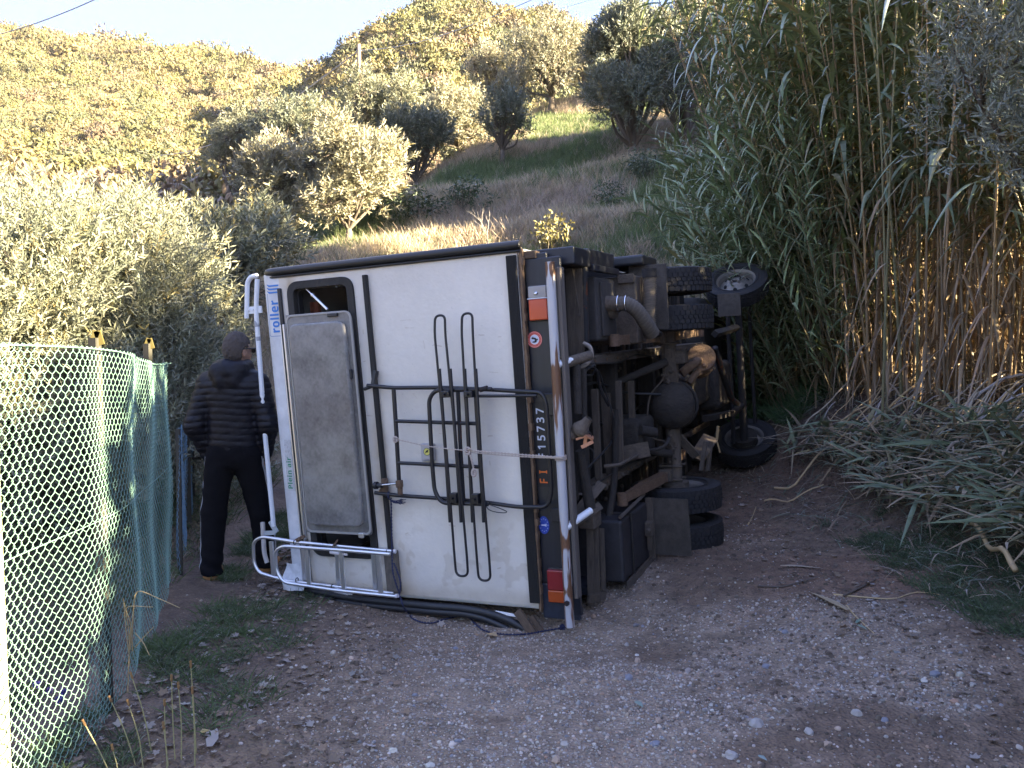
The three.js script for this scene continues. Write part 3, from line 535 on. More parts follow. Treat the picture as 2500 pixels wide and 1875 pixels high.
// ---- bicycle rack: folded frames of black tube, worn and rusty
{
  const rack = part(van, 'bicycle_rack', bent([RP(897, 941, 0.05), RP(958, 947, 0.07), RP(1076, 946, 0.07), RP(1191, 951, 0.075), RP(1265, 955, 0.075), RP(1322, 958, 0.075), RP(1334, 985, 0.07), RP(1347, 1200, 0.06), RP(1338, 1238, 0.06), RP(1265, 1238, 0.07), RP(1184, 1226, 0.075), RP(1096, 1218, 0.07), RP(975, 1210, 0.07), RP(916, 1203, 0.05)], 0.0125, 0.06, 10), M.rack);
  const T = (name, pts, r = 0.0125, R = 0.05, m = M.rack) => part(rack, name, bent(pts.map(([x, y, z]) => RP(x, y, z)), r, R, 10), m);
  T('strut', [[961, 950, 0.085], [968, 1060, 0.085], [976, 1207, 0.085]], 0.0135);
  T('inner_frame', [[1200, 950, 0.105], [1062, 953, 0.105], [1047, 975, 0.105], [1055, 1130, 0.105], [1061, 1200, 0.105], [1078, 1228, 0.105], [1192, 1231, 0.105]], 0.013, 0.05);
  T('crossbar', [[966, 1028, 0.088], [1163, 1034, 0.098]], 0.0115); T('crossbar', [[973, 1130, 0.088], [1170, 1140, 0.098]], 0.0115);
  T('upright', [[1118, 957, 0.10], [1124, 1090, 0.10], [1132, 1226, 0.10]], 0.012, 0.05, M.rust);
  T('upright', [[1161, 950, 0.10], [1170, 1090, 0.10], [1180, 1228, 0.10]], 0.014);
  T('brace', [[1165, 967, 0.11], [1310, 966, 0.09]], 0.009); 
  const hairpin = (x0, x1, x2, x3, t, b) => { // two long loops, one pushed into the other
    T('wheel_loop', [[x2 - 2, 1100, 0.125], [x0, t + 45, 0.125], [x0 + 1, t + 2, 0.125], [x1 - 1, t, 0.125], [x1, t + 45, 0.125], [x3 - 2, 1100, 0.125]].map(([x, y, z]) => [x, y, z]), 0.0075, 0.042);
    T('wheel_loop', [[x2, 1098, 0.125], [lerp(x2, x2 + 22, 0.9), b - 45, 0.125], [x2 + 24, b, 0.125], [x3 + 26, b + 1, 0.125], [x3 + 23, b - 45, 0.125], [x3, 1098, 0.125]], 0.0075, 0.042);
    for (const [xa, xb] of [[lerp(x0, x2, 0.4), x2 + 9], [lerp(x1, x3, 0.4), x3 + 9]]) T('sleeve', [[xa, 900, 0.125], [(xa + xb) / 2 + 1, 1090, 0.125], [xb, 1275, 0.125]], 0.0105);
  };
  hairpin(1061, 1087, 1090, 1117, 769, 1406); hairpin(1127, 1154, 1145, 1172, 764, 1417);
  const clampAt = (px, py, w = 0.028, h = 0.02) => { const p = RP(px, py, 0.12); part(rack, 'clamp', [rbox(p.x - w, p.x + w, p.y - h, p.y + h, 0.10, 0.145, 0.006), cyl(0.008, 0.008, 0.03, 6).rotateX(Math.PI / 2).translate(p.x, p.y, 0.15)], M.rack); };
  clampAt(1090, 962); clampAt(1146, 962); clampAt(1110, 1215, 0.022, 0.03); clampAt(1163, 1217, 0.022, 0.03);
  part(rack, 'tube_end', rod(RP(1172, 952, 0.11), RP(1190, 947, 0.11), 0.015), M.rust);
  // foot bracket at the seam strip: knob, chrome bolt, clamp
  const k = RP(918, 1185, 0.07), n = RP(977, 1180, 0.09), e = RP(976, 1200, 0.09);
  part(rack, 'knob', [cyl(0.024, 0.024, 0.02, 10).rotateZ(Math.PI / 2).translate(k.x, k.y, k.z), cyl(0.014, 0.014, 0.05, 10).rotateZ(Math.PI / 2).translate(k.x + 0.02, k.y, k.z)], M.black);
  part(rack, 'bolt', rod(V(k.x + 0.02, k.y, k.z), n, 0.007), M.chrome);
  part(rack, 'foot_clamp', [rbox(n.x - 0.02, n.x + 0.015, n.y - 0.025, n.y + 0.02, 0.075, 0.115, 0.006), rod(n, e.clone().add(V(0.004, -0.02, 0)), 0.017, 0.014)], M.brownmetal);
  each(rack, 'hook', [rbox(k.x + 0.03, k.x + 0.06, k.y - 0.05, k.y + 0.04, 0.02, 0.06, 0.006), bar(V(k.x + 0.01, k.y - 0.05, 0.05), V(k.x + 0.07, k.y + 0.03, 0.05), 0.014, 0.02)], M.brownmetal);
  each(rack, 'hook', [bar(RP(912, 938, 0.04), RP(918, 905, 0.03), 0.02, 0.035), rod(RP(890, 950, 0.045), RP(905, 944, 0.05), 0.012)], M.black);
  part(rack, 'wire_loop', tube([RP(1184, 1232, 0.11), RP(1195, 1245, 0.115), RP(1230, 1252, 0.11), RP(1238, 1250, 0.11), RP(1225, 1243, 0.11), RP(1195, 1232, 0.11)], 0.0028, 40, 6), M.black);
}
// lock box with a small yellow sticker behind the rack
{
  const a = RP(1032, 1082), b = RP(1066, 1124);
  part(van, 'lock_box', [rbox(a.x, b.x, b.y, a.y, 0.001, 0.03, 0.006), rbox(a.x + 0.02, b.x - 0.006, b.y + 0.01, a.y - 0.03, 0.028, 0.036, 0.004)], mat([0.42, 0.40, 0.40], 0.6));
  decal('lock_sticker', 1042, 1103, 0.048, 0.048, (g, w) => { g.clearRect(0, 0, w, w); disc(g, w / 2, w / 2, w * 0.49, '#1c1c10'); disc(g, w / 2, w / 2, w * 0.44, '#d6cf6a'); g.fillStyle = '#111'; g.beginPath(); g.moveTo(w * 0.25, w * 0.75); g.quadraticCurveTo(w * 0.3, w * 0.3, w * 0.75, w * 0.25); g.quadraticCurveTo(w * 0.62, w * 0.5, w * 0.7, w * 0.6); g.quadraticCurveTo(w * 0.45, w * 0.5, w * 0.25, w * 0.75); g.fill(); }, { z: 0.0375, turn: false });
}
// ---- aluminium roof ladder, two sections folded side by side against the lower left of the wall
{
  const Z1 = 0.06, Z2 = 0.13;
  const lad = part(van, 'ladder', bent([RP(961, 1346, Z1), RP(720, 1323, Z1), RP(640, 1310, Z1), RP(618, 1322, Z1), RP(620, 1375, Z1), RP(632, 1398, Z1), RP(700, 1418, Z1), RP(961, 1449, Z1)], 0.0115, 0.055, 10), M.alu);
  part(lad, 'second_section', bent([RP(952, 1353, Z2), RP(820, 1342, Z2), RP(690, 1333, Z2), RP(671, 1345, Z2), RP(675, 1395, Z2), RP(692, 1422, Z2), RP(820, 1441, Z2), RP(965, 1456, Z2)], 0.0115, 0.06, 10), M.alu);
  const rung = (xa, ya, xb, yb, z) => part(lad, 'rung', bar(RP(xa, ya, z), RP(xb, yb, z), 0.028, 0.014), M.alu);
  rung(662, 1322, 668, 1404, Z1); rung(740, 1329, 744, 1417, Z1); rung(822, 1340, 828, 1432, Z1); rung(911, 1348, 918, 1443, Z1);
  rung(750, 1342, 755, 1427, Z2); rung(833, 1348, 840, 1438, Z2); rung(923, 1354, 930, 1450, Z2);
  const plug = mat([0.62, 0.60, 0.62], 0.6), hinge = (xa, ya, xb, yb) => part(lad, 'hinge', [rod(RP(xa, ya, 0.12), RP(xb, yb, 0.12), 0.017, 0.015, 10), rod(RP(xb - 8, yb, 0.12), RP(xb + 10, yb + 2, 0.12), 0.010, 0.008, 8)], plug);
  hinge(808, 1346, 838, 1352); hinge(818, 1440, 850, 1448);
  for (const [x, y] of [[720, 1324], [946, 1347], [725, 1416], [812, 1432]]) part(lad, 'clip', new THREE.TorusGeometry(0.0145, 0.003, 6, 16).rotateY(Math.PI / 2).translate(...RP(x, y, Z1).toArray()), M.black);
  each(lad, 'stay', [bar(RP(812, 1336, 0.09), RP(825, 1318, 0.05), 0.01, 0.012), bar(RP(722, 1320, 0.07), RP(745, 1308, 0.03), 0.02, 0.03)], M.brownmetal);
  each(lad, 'end_cap', [rod(RP(960, 1346, Z1), RP(966, 1347, Z1), 0.013), rod(RP(966, 1456, Z2), RP(972, 1454, Z2), 0.013)], plug);
}
// ---- roof rail: white tubes standing off the roof edge
{
  const p = (x, y) => { const q = RP(x, y, -0.10); return q; };
  const rail = part(van, 'roof_rail', bent([p(628, 681), p(625, 760), p(634, 880), p(647, 1060), p(664, 1241), p(668, 1285)], 0.0165, 0.08, 12), M.whitebar);
  part(rail, 'rail_hook', bent([p(602, 777), p(604, 690), p(612, 676), p(628, 673)], 0.0165, 0.05, 12), M.whitebar);
  const a = p(598, 750), b = p(638, 764); part(rail, 'bracket', [rbox(a.x, b.x, b.y, a.y, -0.115, -0.10, 0.003), ...[[609, 757], [619, 756]].map(([x, y]) => cyl(0.006, 0.006, 0.012, 8).rotateX(Math.PI / 2).translate(...p(x, y).add(V(0, 0, 0.006)).toArray()))], M.whitebar);
  part(rail, 'rail_post', bent([p(641, 1275), p(645, 1350), p(652, 1374)], 0.016, 0.03, 10), mat([0.5, 0.47, 0.44], 0.6));
  each(rail, 'bracket', [bar(p(640, 1302), p(672, 1300), 0.03, 0.01), bar(p(660, 1272), p(676, 1300), 0.035, 0.012)], mat([0.45, 0.5, 0.53], 0.45, 0.3));
  each(rail, 'tape', [rod(p(626, 783), p(628, 798), 0.0175), rod(p(630, 822), p(631, 832), 0.0172)], mat([0.3, 0.32, 0.36], 0.5));
}
part(van, 'torn_corner', [(() => { const g = new THREE.PlaneGeometry(0.16, 0.17, 8, 8), P = g.attributes.position; for (let i = 0; i < P.count; i++) { const x = P.getX(i), y = P.getY(i); P.setZ(i, 0.05 * sm(0.02, -0.08, y + x * 0.6) + 0.008 * Math.sin(x * 60 + y * 40)); } g.computeVertexNormals(); return g.translate(-1.76, 0.07, 0.01); })()], M.cap, 'buckled corner of the roof edge');
// ---------------------------------------------------------------- underside of the motorhome
{
  const LZ = (px, py, z) => onPlane(px, py, 'z', z);
  // wheels: lathe carcass with grooves, separate tread blocks, rim, hub
  const tyreGeo = (R, w) => {
    const h = w / 2, pr = [[0.60, -0.30], [0.62, -0.42], [0.74, -0.5], [0.86, -0.52], [0.95, -0.47], [0.968, -0.40], [0.972, 0], [0.968, 0.40], [0.95, 0.47], [0.86, 0.52], [0.74, 0.5], [0.62, 0.42], [0.60, 0.30], [0.60, -0.30]];
    const c = new THREE.LatheGeometry(pr.map(([r, y]) => new THREE.Vector2(r * R, y * w)), 56), list = [c];
    const N = 52; for (let i = 0; i < N; i++) for (const [y0, y1, o, sk] of [[-0.46, -0.27, 0, 0.1], [-0.245, -0.09, 0.5, -0.16], [-0.065, 0.065, 0.2, 0.16], [0.09, 0.245, 0.6, -0.16], [0.27, 0.46, 0.1, 0.1]]) {
      const a = (i + o) / N * Math.PI * 2, L = 2 * Math.PI * R / N * 0.78, g = new THREE.BoxGeometry(0.014, (y1 - y0) * w, L);
      g.rotateX(sk); g.translate(R - 0.0085 - (Math.abs(y0 + y1) > 0.7 ? 0.005 : 0), (y0 + y1) / 2 * w, 0).rotateY(a); list.push(g);
    }
    for (const s of [-1, 1]) for (const r of [0.70, 0.80]) list.push(new THREE.TorusGeometry(r * R, 0.004, 5, 48).rotateX(Math.PI / 2).translate(0, s * w * 0.505, 0));
    return merge(list);
  };
  const rimGeo = (R, w, out) => {
    const r = 0.62 * R, lip = new THREE.LatheGeometry([[r, -0.42 * w], [r * 0.96, -0.36 * w], [r * 0.86, -0.2 * w], [r * 0.86, 0.2 * w], [r * 0.96, 0.36 * w], [r, 0.42 * w]].map((p) => new THREE.Vector2(...p)), 40);
    const dish = new THREE.LatheGeometry([[0.03, out * 0.46], [0.36, out * 0.46], [0.44, out * 0.40], [0.60, out * 0.10], [0.86, -out * 0.02]].map(([k, y]) => new THREE.Vector2(k * r, y * w)), 40);
    const l = [lip, dish]; for (let i = 0; i < 6; i++) { const a = i / 6 * Math.PI * 2; l.push(cyl(0.012, 0.014, 0.03, 6).translate(Math.cos(a) * r * 0.37, out * (0.46 * w + 0.012), Math.sin(a) * r * 0.37)); }
    return merge(l);
  };
  const rimM = mat([0.26, 0.245, 0.23], 0.6, 0.3, { map: dustMap }), TR = 0.335, TW = 0.175, tg = tyreGeo(TR, TW), AX = 0.455, AZ = -1.62;
  const wheel = (y, out, x = AX, z = AZ, steer = 0, R = TR) => {
    const w = new THREE.Group(); w.name = 'wheel'; w.position.set(x, y, z); w.rotation.x = steer; van.add(w);
    const k = R / TR; part(w, 'tyre', tg, M.tyre).scale.setScalar(k); part(w, 'rim', rimGeo(R, TW * k, out), rimM);
    if (out !== 0 && steer) {
      const dark = mat([0.01, 0.01, 0.01], 0.9); for (let i = 0; i < 6; i++) { const a = (i + 0.5) / 6 * 6.283, g = cyl(0.02, 0.02, 0.006, 14); part(w, 'rim_hole', g.rotateZ(-0.9).translate(R * 0.62 * 0.62, out * 0.028, 0).rotateY(a), dark); }
      part(w, 'hub', [new THREE.TorusGeometry(R * 0.15, 0.008, 8, 24).rotateX(Math.PI / 2).translate(0, out * 0.084, 0), cyl(R * 0.14, R * 0.14, 0.02, 20).translate(0, out * 0.06, 0)], M.grease);
      part(w, 'brake_drum', cyl(0.13, 0.13, 0.09, 24).translate(0, -out * 0.05, 0), M.grease);
    }
    return w;
  };
  wheel(1.925, 0.6); wheel(1.66, -0.6); wheel(0.36, 0.6); wheel(0.095, -0.6);
  const fu = LZ(1796, 692, -4.25), fl = LZ(1826, 1080, -4.25);
  wheel(fu.y - 0.02, 1, fu.x + 0.01, -4.25, 0.62, 0.315); wheel(fl.y, -1, fl.x - 0.03, -4.25, 0.55, 0.315);
  // rear axle with its round differential
  const axle = part(van, 'rear_axle', [rod(V(AX, 0.40, AZ), V(AX, 1.60, AZ), 0.054, 0.054, 14), rod(V(AX, 0.40, AZ), V(AX, 0.46, AZ), 0.10, 0.10, 18), rod(V(AX, 1.56, AZ), V(AX, 1.60, AZ), 0.10, 0.10, 18)], M.dusty);
  const df = new THREE.SphereGeometry(0.165, 28, 20); df.scale(1, 1.05, 0.85); part(axle, 'differential', [df.translate(AX + 0.02, 1.03, AZ + 0.06), new THREE.TorusGeometry(0.165, 0.014, 8, 28).rotateY(0.15).translate(AX + 0.02, 1.03, AZ + 0.0), rod(V(AX, 1.03, AZ), V(AX - 0.06, 1.03, AZ - 0.5), 0.10, 0.05, 14)], M.grease);
  each(axle, 'axle_flange', [bar(V(AX + 0.02, 1.16, AZ + 0.04), V(AX + 0.01, 1.44, AZ + 0.06), 0.10, 0.05), rbox(AX + 0.0, AX + 0.13, 1.33, 1.42, AZ - 0.05, AZ + 0.07, 0.012), bar(V(AX - 0.02, 0.86, AZ), V(AX + 0.12, 0.62, AZ - 0.2), 0.06, 0.03)], M.dusty);
  part(axle, 'brake_pipe', tube([V(AX, 1.45, AZ + 0.1), V(AX - 0.02, 1.24, AZ + 0.12), V(AX - 0.10, 1.12, AZ + 0.2), V(AX - 0.12, 0.95, AZ + 0.24), V(AX - 0.10, 0.82, AZ + 0.22), V(AX + 0.0, 0.74, AZ + 0.08), V(AX, 0.5, AZ + 0.07)], 0.006, 60, 6), M.dusty);
  part(van, 'prop_shaft', rod(V(AX - 0.06, 1.03, AZ - 0.5), V(0.28, 1.05, -3.6), 0.04, 0.04, 14), M.grease);
  // leaf springs
  const spring = (pts, n, m) => { const l = []; for (let k = 0; k < n; k++) { const c = new THREE.CatmullRomCurve3(pts.map((p) => p.clone().add(V(-0.013 * k, 0, 0)))), a = 0.05 * k, P = []; for (let i = 0; i <= 14; i++) P.push(c.getPoint(lerp(a, 1 - a, i / 14))); for (let i = 0; i < 14; i++) l.push(bar(P[i], P[i + 1], 0.065, 0.0115, V(1, 0, 0))); } const s = part(van, 'leaf_spring', l, m); for (const e of [pts[0], pts[pts.length - 1]]) part(s, 'spring_eye', rod(e.clone().add(V(0, -0.04, 0)), e.clone().add(V(0, 0.04, 0)), 0.035, 0.035, 14), m); part(s, 'spring_band', [rbox(pts[1].x - 0.07, pts[1].x + 0.02, pts[1].y - 0.042, pts[1].y + 0.042, pts[1].z + 0.14, pts[1].z + 0.18, 0.004), rbox(pts[1].x - 0.07, pts[1].x + 0.02, pts[1].y - 0.042, pts[1].y + 0.042, pts[1].z - 0.05, pts[1].z + 0.05, 0.006)], M.dusty); return s; };
  spring([V(0.32, 0.50, -0.72), V(0.45, 0.53, -1.62), V(0.31, 0.53, -2.5)], 5, M.brownmetal);
  spring([V(0.32, 1.53, -0.72), V(0.45, 1.53, -1.62), V(0.47, 1.55, -2.7)], 5, M.brownmetal);
  for (const y of [0.53, 1.53]) each(van, 'spring_clamp', [bent([V(AX + 0.07, y - 0.05, AZ - 0.05), V(AX - 0.1, y - 0.05, AZ - 0.05), V(AX - 0.1, y - 0.05, AZ + 0.06), V(AX + 0.07, y - 0.05, AZ + 0.06)], 0.009, 0.02, 6), bent([V(AX + 0.07, y + 0.05, AZ - 0.05), V(AX - 0.1, y + 0.05, AZ - 0.05), V(AX - 0.1, y + 0.05, AZ + 0.06), V(AX + 0.07, y + 0.05, AZ + 0.06)], 0.009, 0.02, 6)], M.dusty);
  // chassis rails and cross members, floor ribs
  for (const y of [0.60, 1.44]) part(van, 'chassis_rail', [rbox(0.06, 0.25, y - 0.004, y + 0.004, -4.1, -0.32, 0.003), rbox(0.242, 0.25, y - 0.004, y + (y < 1 ? 0.055 : -0.055), -4.1, -0.32, 0.003), ...[-0.55, -1.0, -2.1, -2.9].map((z) => cyl(0.014, 0.014, 0.012, 6).rotateX(0).translate(0.17, y + (y < 1 ? -0.006 : -0.006), z))], M.dusty);
  for (const z of [-0.42, -1.12, -2.15, -3.0, -3.8]) part(van, 'cross_member', rbox(0.07, 0.2, 0.6, 1.44, z - 0.04, z + 0.04, 0.006), M.grease);
  for (let i = 0; i < 30; i++) { const z = -0.3 - i * 0.125; part(van, 'floor_rib', rbox(0.002, 0.032 + 0.012 * (i % 3 === 0), 0.12, 1.98, z - 0.03, z + 0.025, 0.008), i % 4 === 1 ? M.dusty : M.grease); }
  part(van, 'floor_sheet', box(-0.002, 0.004, 0.02, 2.06, -4.2, -0.08), M.dark);
  // rear cross structure: pale angle irons, rusty tube, tow frame, coupling
  each(van, 'angle_iron', [bar(LZ(1391, 655, -0.28), LZ(1400, 868, -0.28), 0.055, 0.005), bar(LZ(1411, 655, -0.30), LZ(1418, 868, -0.30), 0.05, 0.005), bar(LZ(1402, 655, -0.32), LZ(1409, 868, -0.32), 0.006, 0.06)], M.dusty);
  part(van, 'stay', [rod(LZ(1397, 655, -0.26), LZ(1415, 765, -0.26), 0.004), cyl(0.01, 0.01, 0.02, 8).rotateX(Math.PI / 2).translate(...LZ(1414, 768, -0.265).toArray())], M.dusty);
  each(van, 'hinge_bracket', [rbox(LZ(1363, 640, -0.2).x, LZ(1396, 640, -0.2).x, LZ(1380, 648, -0.2).y, LZ(1380, 636, -0.2).y, -0.24, -0.18, 0.006), rbox(LZ(1396, 640, -0.25).x, LZ(1420, 640, -0.25).x, LZ(1400, 650, -0.25).y, LZ(1400, 632, -0.25).y, -0.3, -0.22, 0.006), rod(LZ(1388, 640, -0.17), LZ(1388, 640, -0.2), 0.012), rod(LZ(1406, 643, -0.2), LZ(1406, 643, -0.23), 0.01)], M.dusty);
  part(van, 'exhaust_tail', bent([LZ(1424, 645, -0.35), LZ(1426, 740, -0.35), LZ(1430, 836, -0.35)], 0.024, 0.05, 12), M.rust);
  each(van, 'tow_frame', [rod(LZ(1378, 887, 0.0), LZ(1440, 868, -0.18), 0.032, 0.030, 14), rod(LZ(1366, 890, 0.03), LZ(1374, 886, 0.01), 0.02), bar(LZ(1372, 900, -0.02), LZ(1378, 872, -0.02), 0.05, 0.05)], M.dusty);
  part(van, 'curved_flange', tube([LZ(1424, 838, -0.25), LZ(1440, 848, -0.25), LZ(1444, 870, -0.25), LZ(1430, 890, -0.2), LZ(1404, 902, -0.12)], 0.014, 40, 8), mat([0.3, 0.27, 0.24], 0.7, 0.1, { map: dustMap }));
  each(van, 'tow_frame', [rod(LZ(1408, 890, -0.08), LZ(1412, 1010, -0.05), 0.023, 0.02, 12), rod(LZ(1424, 900, -0.14), LZ(1426, 1060, -0.14), 0.02, 0.02, 12), rod(LZ(1414, 1100, -0.08), LZ(1441, 1240, -0.16), 0.024, 0.034, 12), rod(LZ(1398, 1130, -0.1), LZ(1408, 1220, -0.14), 0.016)], M.grease);
  each(van, 'bracket', [bar(LZ(1384, 1290, 0.0), LZ(1462, 1236, -0.3), 0.05, 0.04), bar(LZ(1400, 1262, -0.1), LZ(1470, 1180, -0.4), 0.06, 0.012), rbox(0.2, 0.3, 0.42, 0.52, -0.34, -0.2, 0.01)], M.dusty);
  {
    const c = LZ(1408, 1052, 0.0), cone = new THREE.LatheGeometry([[0.001, 0.0], [0.03, 0.0], [0.05, 0.02], [0.052, 0.045], [0.03, 0.08], [0.022, 0.12]].map((p) => new THREE.Vector2(...p)), 20);
    const t = part(van, 'tow_coupling', [cone.rotateZ(-0.7).translate(c.x, c.y - 0.02, 0.0), new THREE.SphereGeometry(0.033, 16, 12).translate(c.x - 0.03, c.y - 0.02, 0.01)], M.dusty);
    part(t, 'contact_plate', [bar(LZ(1408, 1072, 0.01), LZ(1432, 1064, 0.0), 0.012, 0.05), bar(LZ(1420, 1092, 0.02), LZ(1448, 1078, 0.0), 0.02, 0.04), bar(LZ(1428, 1062, 0.02), LZ(1448, 1070, 0.0), 0.012, 0.05), bar(LZ(1432, 1064, 0.01), LZ(1428, 1092, 0.01), 0.02, 0.02)], mat([0.42, 0.2, 0.11], 0.5, 0.5));
    part(t, 'loose_wire', [tube([LZ(1430, 1090, 0), LZ(1448, 1100, 0), LZ(1447, 1130, -0.02), LZ(1440, 1146, -0.05)], 0.003, 20, 5), tube([LZ(1426, 1050, 0), LZ(1440, 1056, 0.01), LZ(1446, 1068, 0)], 0.003, 16, 5)], M.black);
  }
  // waste tank, pale sheet box, hoses
  part(van, 'waste_tank', [rbox(0.0, 0.29, 1.53, 1.93, -0.9, -0.5, 0.02), rbox(0.29, 0.305, 1.56, 1.9, -0.84, -0.56, 0.006)], mat([0.045, 0.042, 0.042], 0.8, 0, { map: dustMap }));
  part(van, 'pipe_socket', [rod(V(0.30, 1.72, -0.72), V(0.345, 1.72, -0.72), 0.052, 0.052, 18), rod(LZ(1478, 741, -0.66), LZ(1510, 741, -0.68), 0.05, 0.047, 18)], M.dusty);
  part(van, 'sheet_box', [rbox(0.02, 0.415, 1.50, 1.95, -1.10, -0.94, 0.01), rbox(0.30, 0.41, 1.9, 1.96, -0.95, -0.92, 0.006), rbox(0.39, 0.425, 1.50, 1.95, -1.12, -1.08, 0.006)], M.dusty);
  const ribbed = (pts, r, pitch, m, name) => { const c = new THREE.CatmullRomCurve3(pts), L = c.getLength(), n = Math.round(L / pitch) * 4, P = c.getSpacedPoints(n); return part(van, name, sweep(P, r, 16, (t) => r * (1 + 0.07 * Math.cos(t * n / 4 * Math.PI * 2))), m); };
  ribbed([LZ(1505, 742, -0.68), LZ(1530, 742, -0.70), LZ(1553, 756, -0.73), LZ(1574, 785, -0.78), LZ(1593, 815, -0.86)], 0.046, 0.016, mat([0.13, 0.115, 0.10], 0.9, 0, { map: dustMap }), 'drain_hose');
  each(van, 'hose_clip', [[1511, 742, -0.685], [1530, 742, -0.70]].map(([x, y, z]) => new THREE.TorusGeometry(0.051, 0.006, 6, 22).rotateY(Math.PI / 2).translate(...LZ(x, y, z).toArray())), M.chrome);
  ribbed([LZ(1586, 662, -1.02), LZ(1587, 720, -1.02), LZ(1586, 790, -1.02), LZ(1592, 826, -1.02)], 0.042, 0.0155, mat([0.16, 0.135, 0.11], 0.9, 0, { map: dustMap }), 'air_hose');
  part(van, 'hose_collar', rod(LZ(1585, 656, -1.02), LZ(1586, 678, -1.02), 0.048, 0.05, 18), M.grease);
  part(van, 'hose_clip', new THREE.TorusGeometry(0.055, 0.008, 6, 22).rotateX(1.2).translate(...LZ(1594, 815, -0.9).toArray()), M.grease);
  // flaps, boxes
  const flapM = mat([0.085, 0.075, 0.065], 0.95, 0, { map: dustMap, bumpMap: bumpFine, bumpScale: 0.003 });
  part(van, 'mud_flap', rbox(0.30, 0.565, 1.585, 2.03, -1.21, -1.20, 0.004), flapM);
  { const g = new THREE.BoxGeometry(0.30, 0.40, 0.008, 6, 6, 1), P = g.attributes.position; for (let i = 0; i < P.count; i++) P.setZ(i, P.getZ(i) + 0.02 * Math.sin(P.getY(i) * 7) + 0.012 * P.getX(i)); g.computeVertexNormals(); part(van, 'mud_flap', g.translate(0.51, 0.235, -1.12), flapM); }
  part(van, 'mud_flap', rbox(LZ(1752, 740, -3.6).x, LZ(1808, 740, -3.6).x, LZ(1780, 772, -3.6).y, LZ(1780, 716, -3.6).y, -3.61, -3.6, 0.004), flapM);
  const bb = part(van, 'storage_box', rbox(0.05, 0.39, 0.03, 0.42, -1.05, -0.45, 0.02, 3), mat([0.03, 0.03, 0.036], 0.55, 0, { map: dustMap }));
  each(bb, 'strap', [bar(V(0.397, 0.02, -0.64), V(0.397, 0.43, -0.64), 0.006, 0.03, V(0, 0, 1)), bar(V(0.397, 0.425, -0.64), V(0.1, 0.425, -0.64), 0.006, 0.03, V(0, 0, 1))], M.grease);
  each(bb, 'latch', [rbox(0.39, 0.44, 0.2, 0.3, -1.02, -0.95, 0.01), rbox(0.40, 0.43, 0.1, 0.21, -1.0, -0.965, 0.008), rod(V(0.42, 0.25, -0.98), V(0.42, 0.25, -0.90), 0.014)], M.dusty);
  each(bb, 'box_frame', [bar(V(0.40, 0.02, -1.08), V(0.40, 0.44, -1.08), 0.05, 0.03), bar(V(0.41, 0.02, -0.44), V(0.40, 0.02, -1.08), 0.05, 0.01, V(1, 0, 0)), bar(V(0.38, 0.44, -0.46), V(0.36, 0.46, -1.1), 0.02, 0.02)], M.dusty);
  each(van, 'bracket', [bar(LZ(1440, 1270, -0.24), LZ(1444, 1480, -0.24), 0.045, 0.006), bar(LZ(1454, 1268, -0.28), LZ(1460, 1470, -0.28), 0.035, 0.006), bar(LZ(1469, 1290, -0.32), LZ(1474, 1440, -0.32), 0.03, 0.006), bar(LZ(1436, 1462, -0.2), LZ(1478, 1452, -0.34), 0.05, 0.02)], M.dusty);
  each(van, 'bracket', [bar(LZ(1360, 905, -0.02), LZ(1386, 1262, -0.02), 0.06, 0.03), bar(LZ(1388, 1262, -0.02), LZ(1412, 1500, -0.02), 0.05, 0.03)], M.panel);
  each(van, 'side_skirt', [rbox(0.03, 0.30, 1.98, 2.085, -0.42, -0.1, 0.012), rbox(0.02, 0.28, 2.0, 2.10, -0.95, -0.42, 0.012), rbox(0.27, 0.31, 1.96, 2.0, -0.95, -0.42, 0.006)], M.panel);
  each(van, 'wheel_arch', [rbox(0.10, 0.43, 2.03, 2.10, -1.5, -1.12, 0.02), rbox(0.12, 0.36, 2.03, 2.09, -2.3, -1.5, 0.02)], M.black);
  each(van, 'side_skirt', [rbox(0.0, 0.25, 0.0, 0.06, -2.6, -0.25, 0.012)], M.panel);
  part(van, 'edge_board', rbox(0.0, 0.09, 2.03, 2.075, -0.10, -0.03, 0.006), M.wood);
  // exhaust: silencer drum and pipes
  {
    const c = LZ(1713, 872, -2.05), a = V(-0.10, -0.08, -0.36), e = c.clone().add(a), ax = rod(c, e, 0.105, 0.105, 30);
    const dr = part(van, 'silencer', [ax, ...[0.12, 0.5, 0.9].map((t) => { const g = new THREE.TorusGeometry(0.106, 0.007, 6, 30); g.applyQuaternion(new THREE.Quaternion().setFromUnitVectors(V(0, 0, 1), a.clone().normalize())); return g.translate(...c.clone().lerp(e, t).toArray()); })], M.brownmetal);
    part(dr, 'silencer_plug', new THREE.SphereGeometry(0.022, 12, 8).translate(c.x + 0.02, c.y - 0.07, c.z + 0.006), M.brownmetal);
    each(van, 'exhaust_pipe', [bent([LZ(1664, 912, -1.85), LZ(1680, 898, -1.88), LZ(1700, 884, -1.95), LZ(1708, 880, -2.1)], 0.035, 0.05, 12), bent([LZ(1682, 935, -1.9), LZ(1698, 912, -1.95), LZ(1720, 905, -2.2)], 0.026, 0.05, 12)], M.brownmetal);
    part(van, 'exhaust_pipe', bent([LZ(1745, 850, -2.5), LZ(1762, 905, -2.7), LZ(1786, 975, -3.1), LZ(1800, 985, -3.6)], 0.028, 0.1, 12), M.rust);
    part(van, 'pipe_clamp', [new THREE.TorusGeometry(0.04, 0.008, 6, 20).rotateY(0.8).translate(...LZ(1690, 892, -1.91).toArray())], M.dusty);
  }
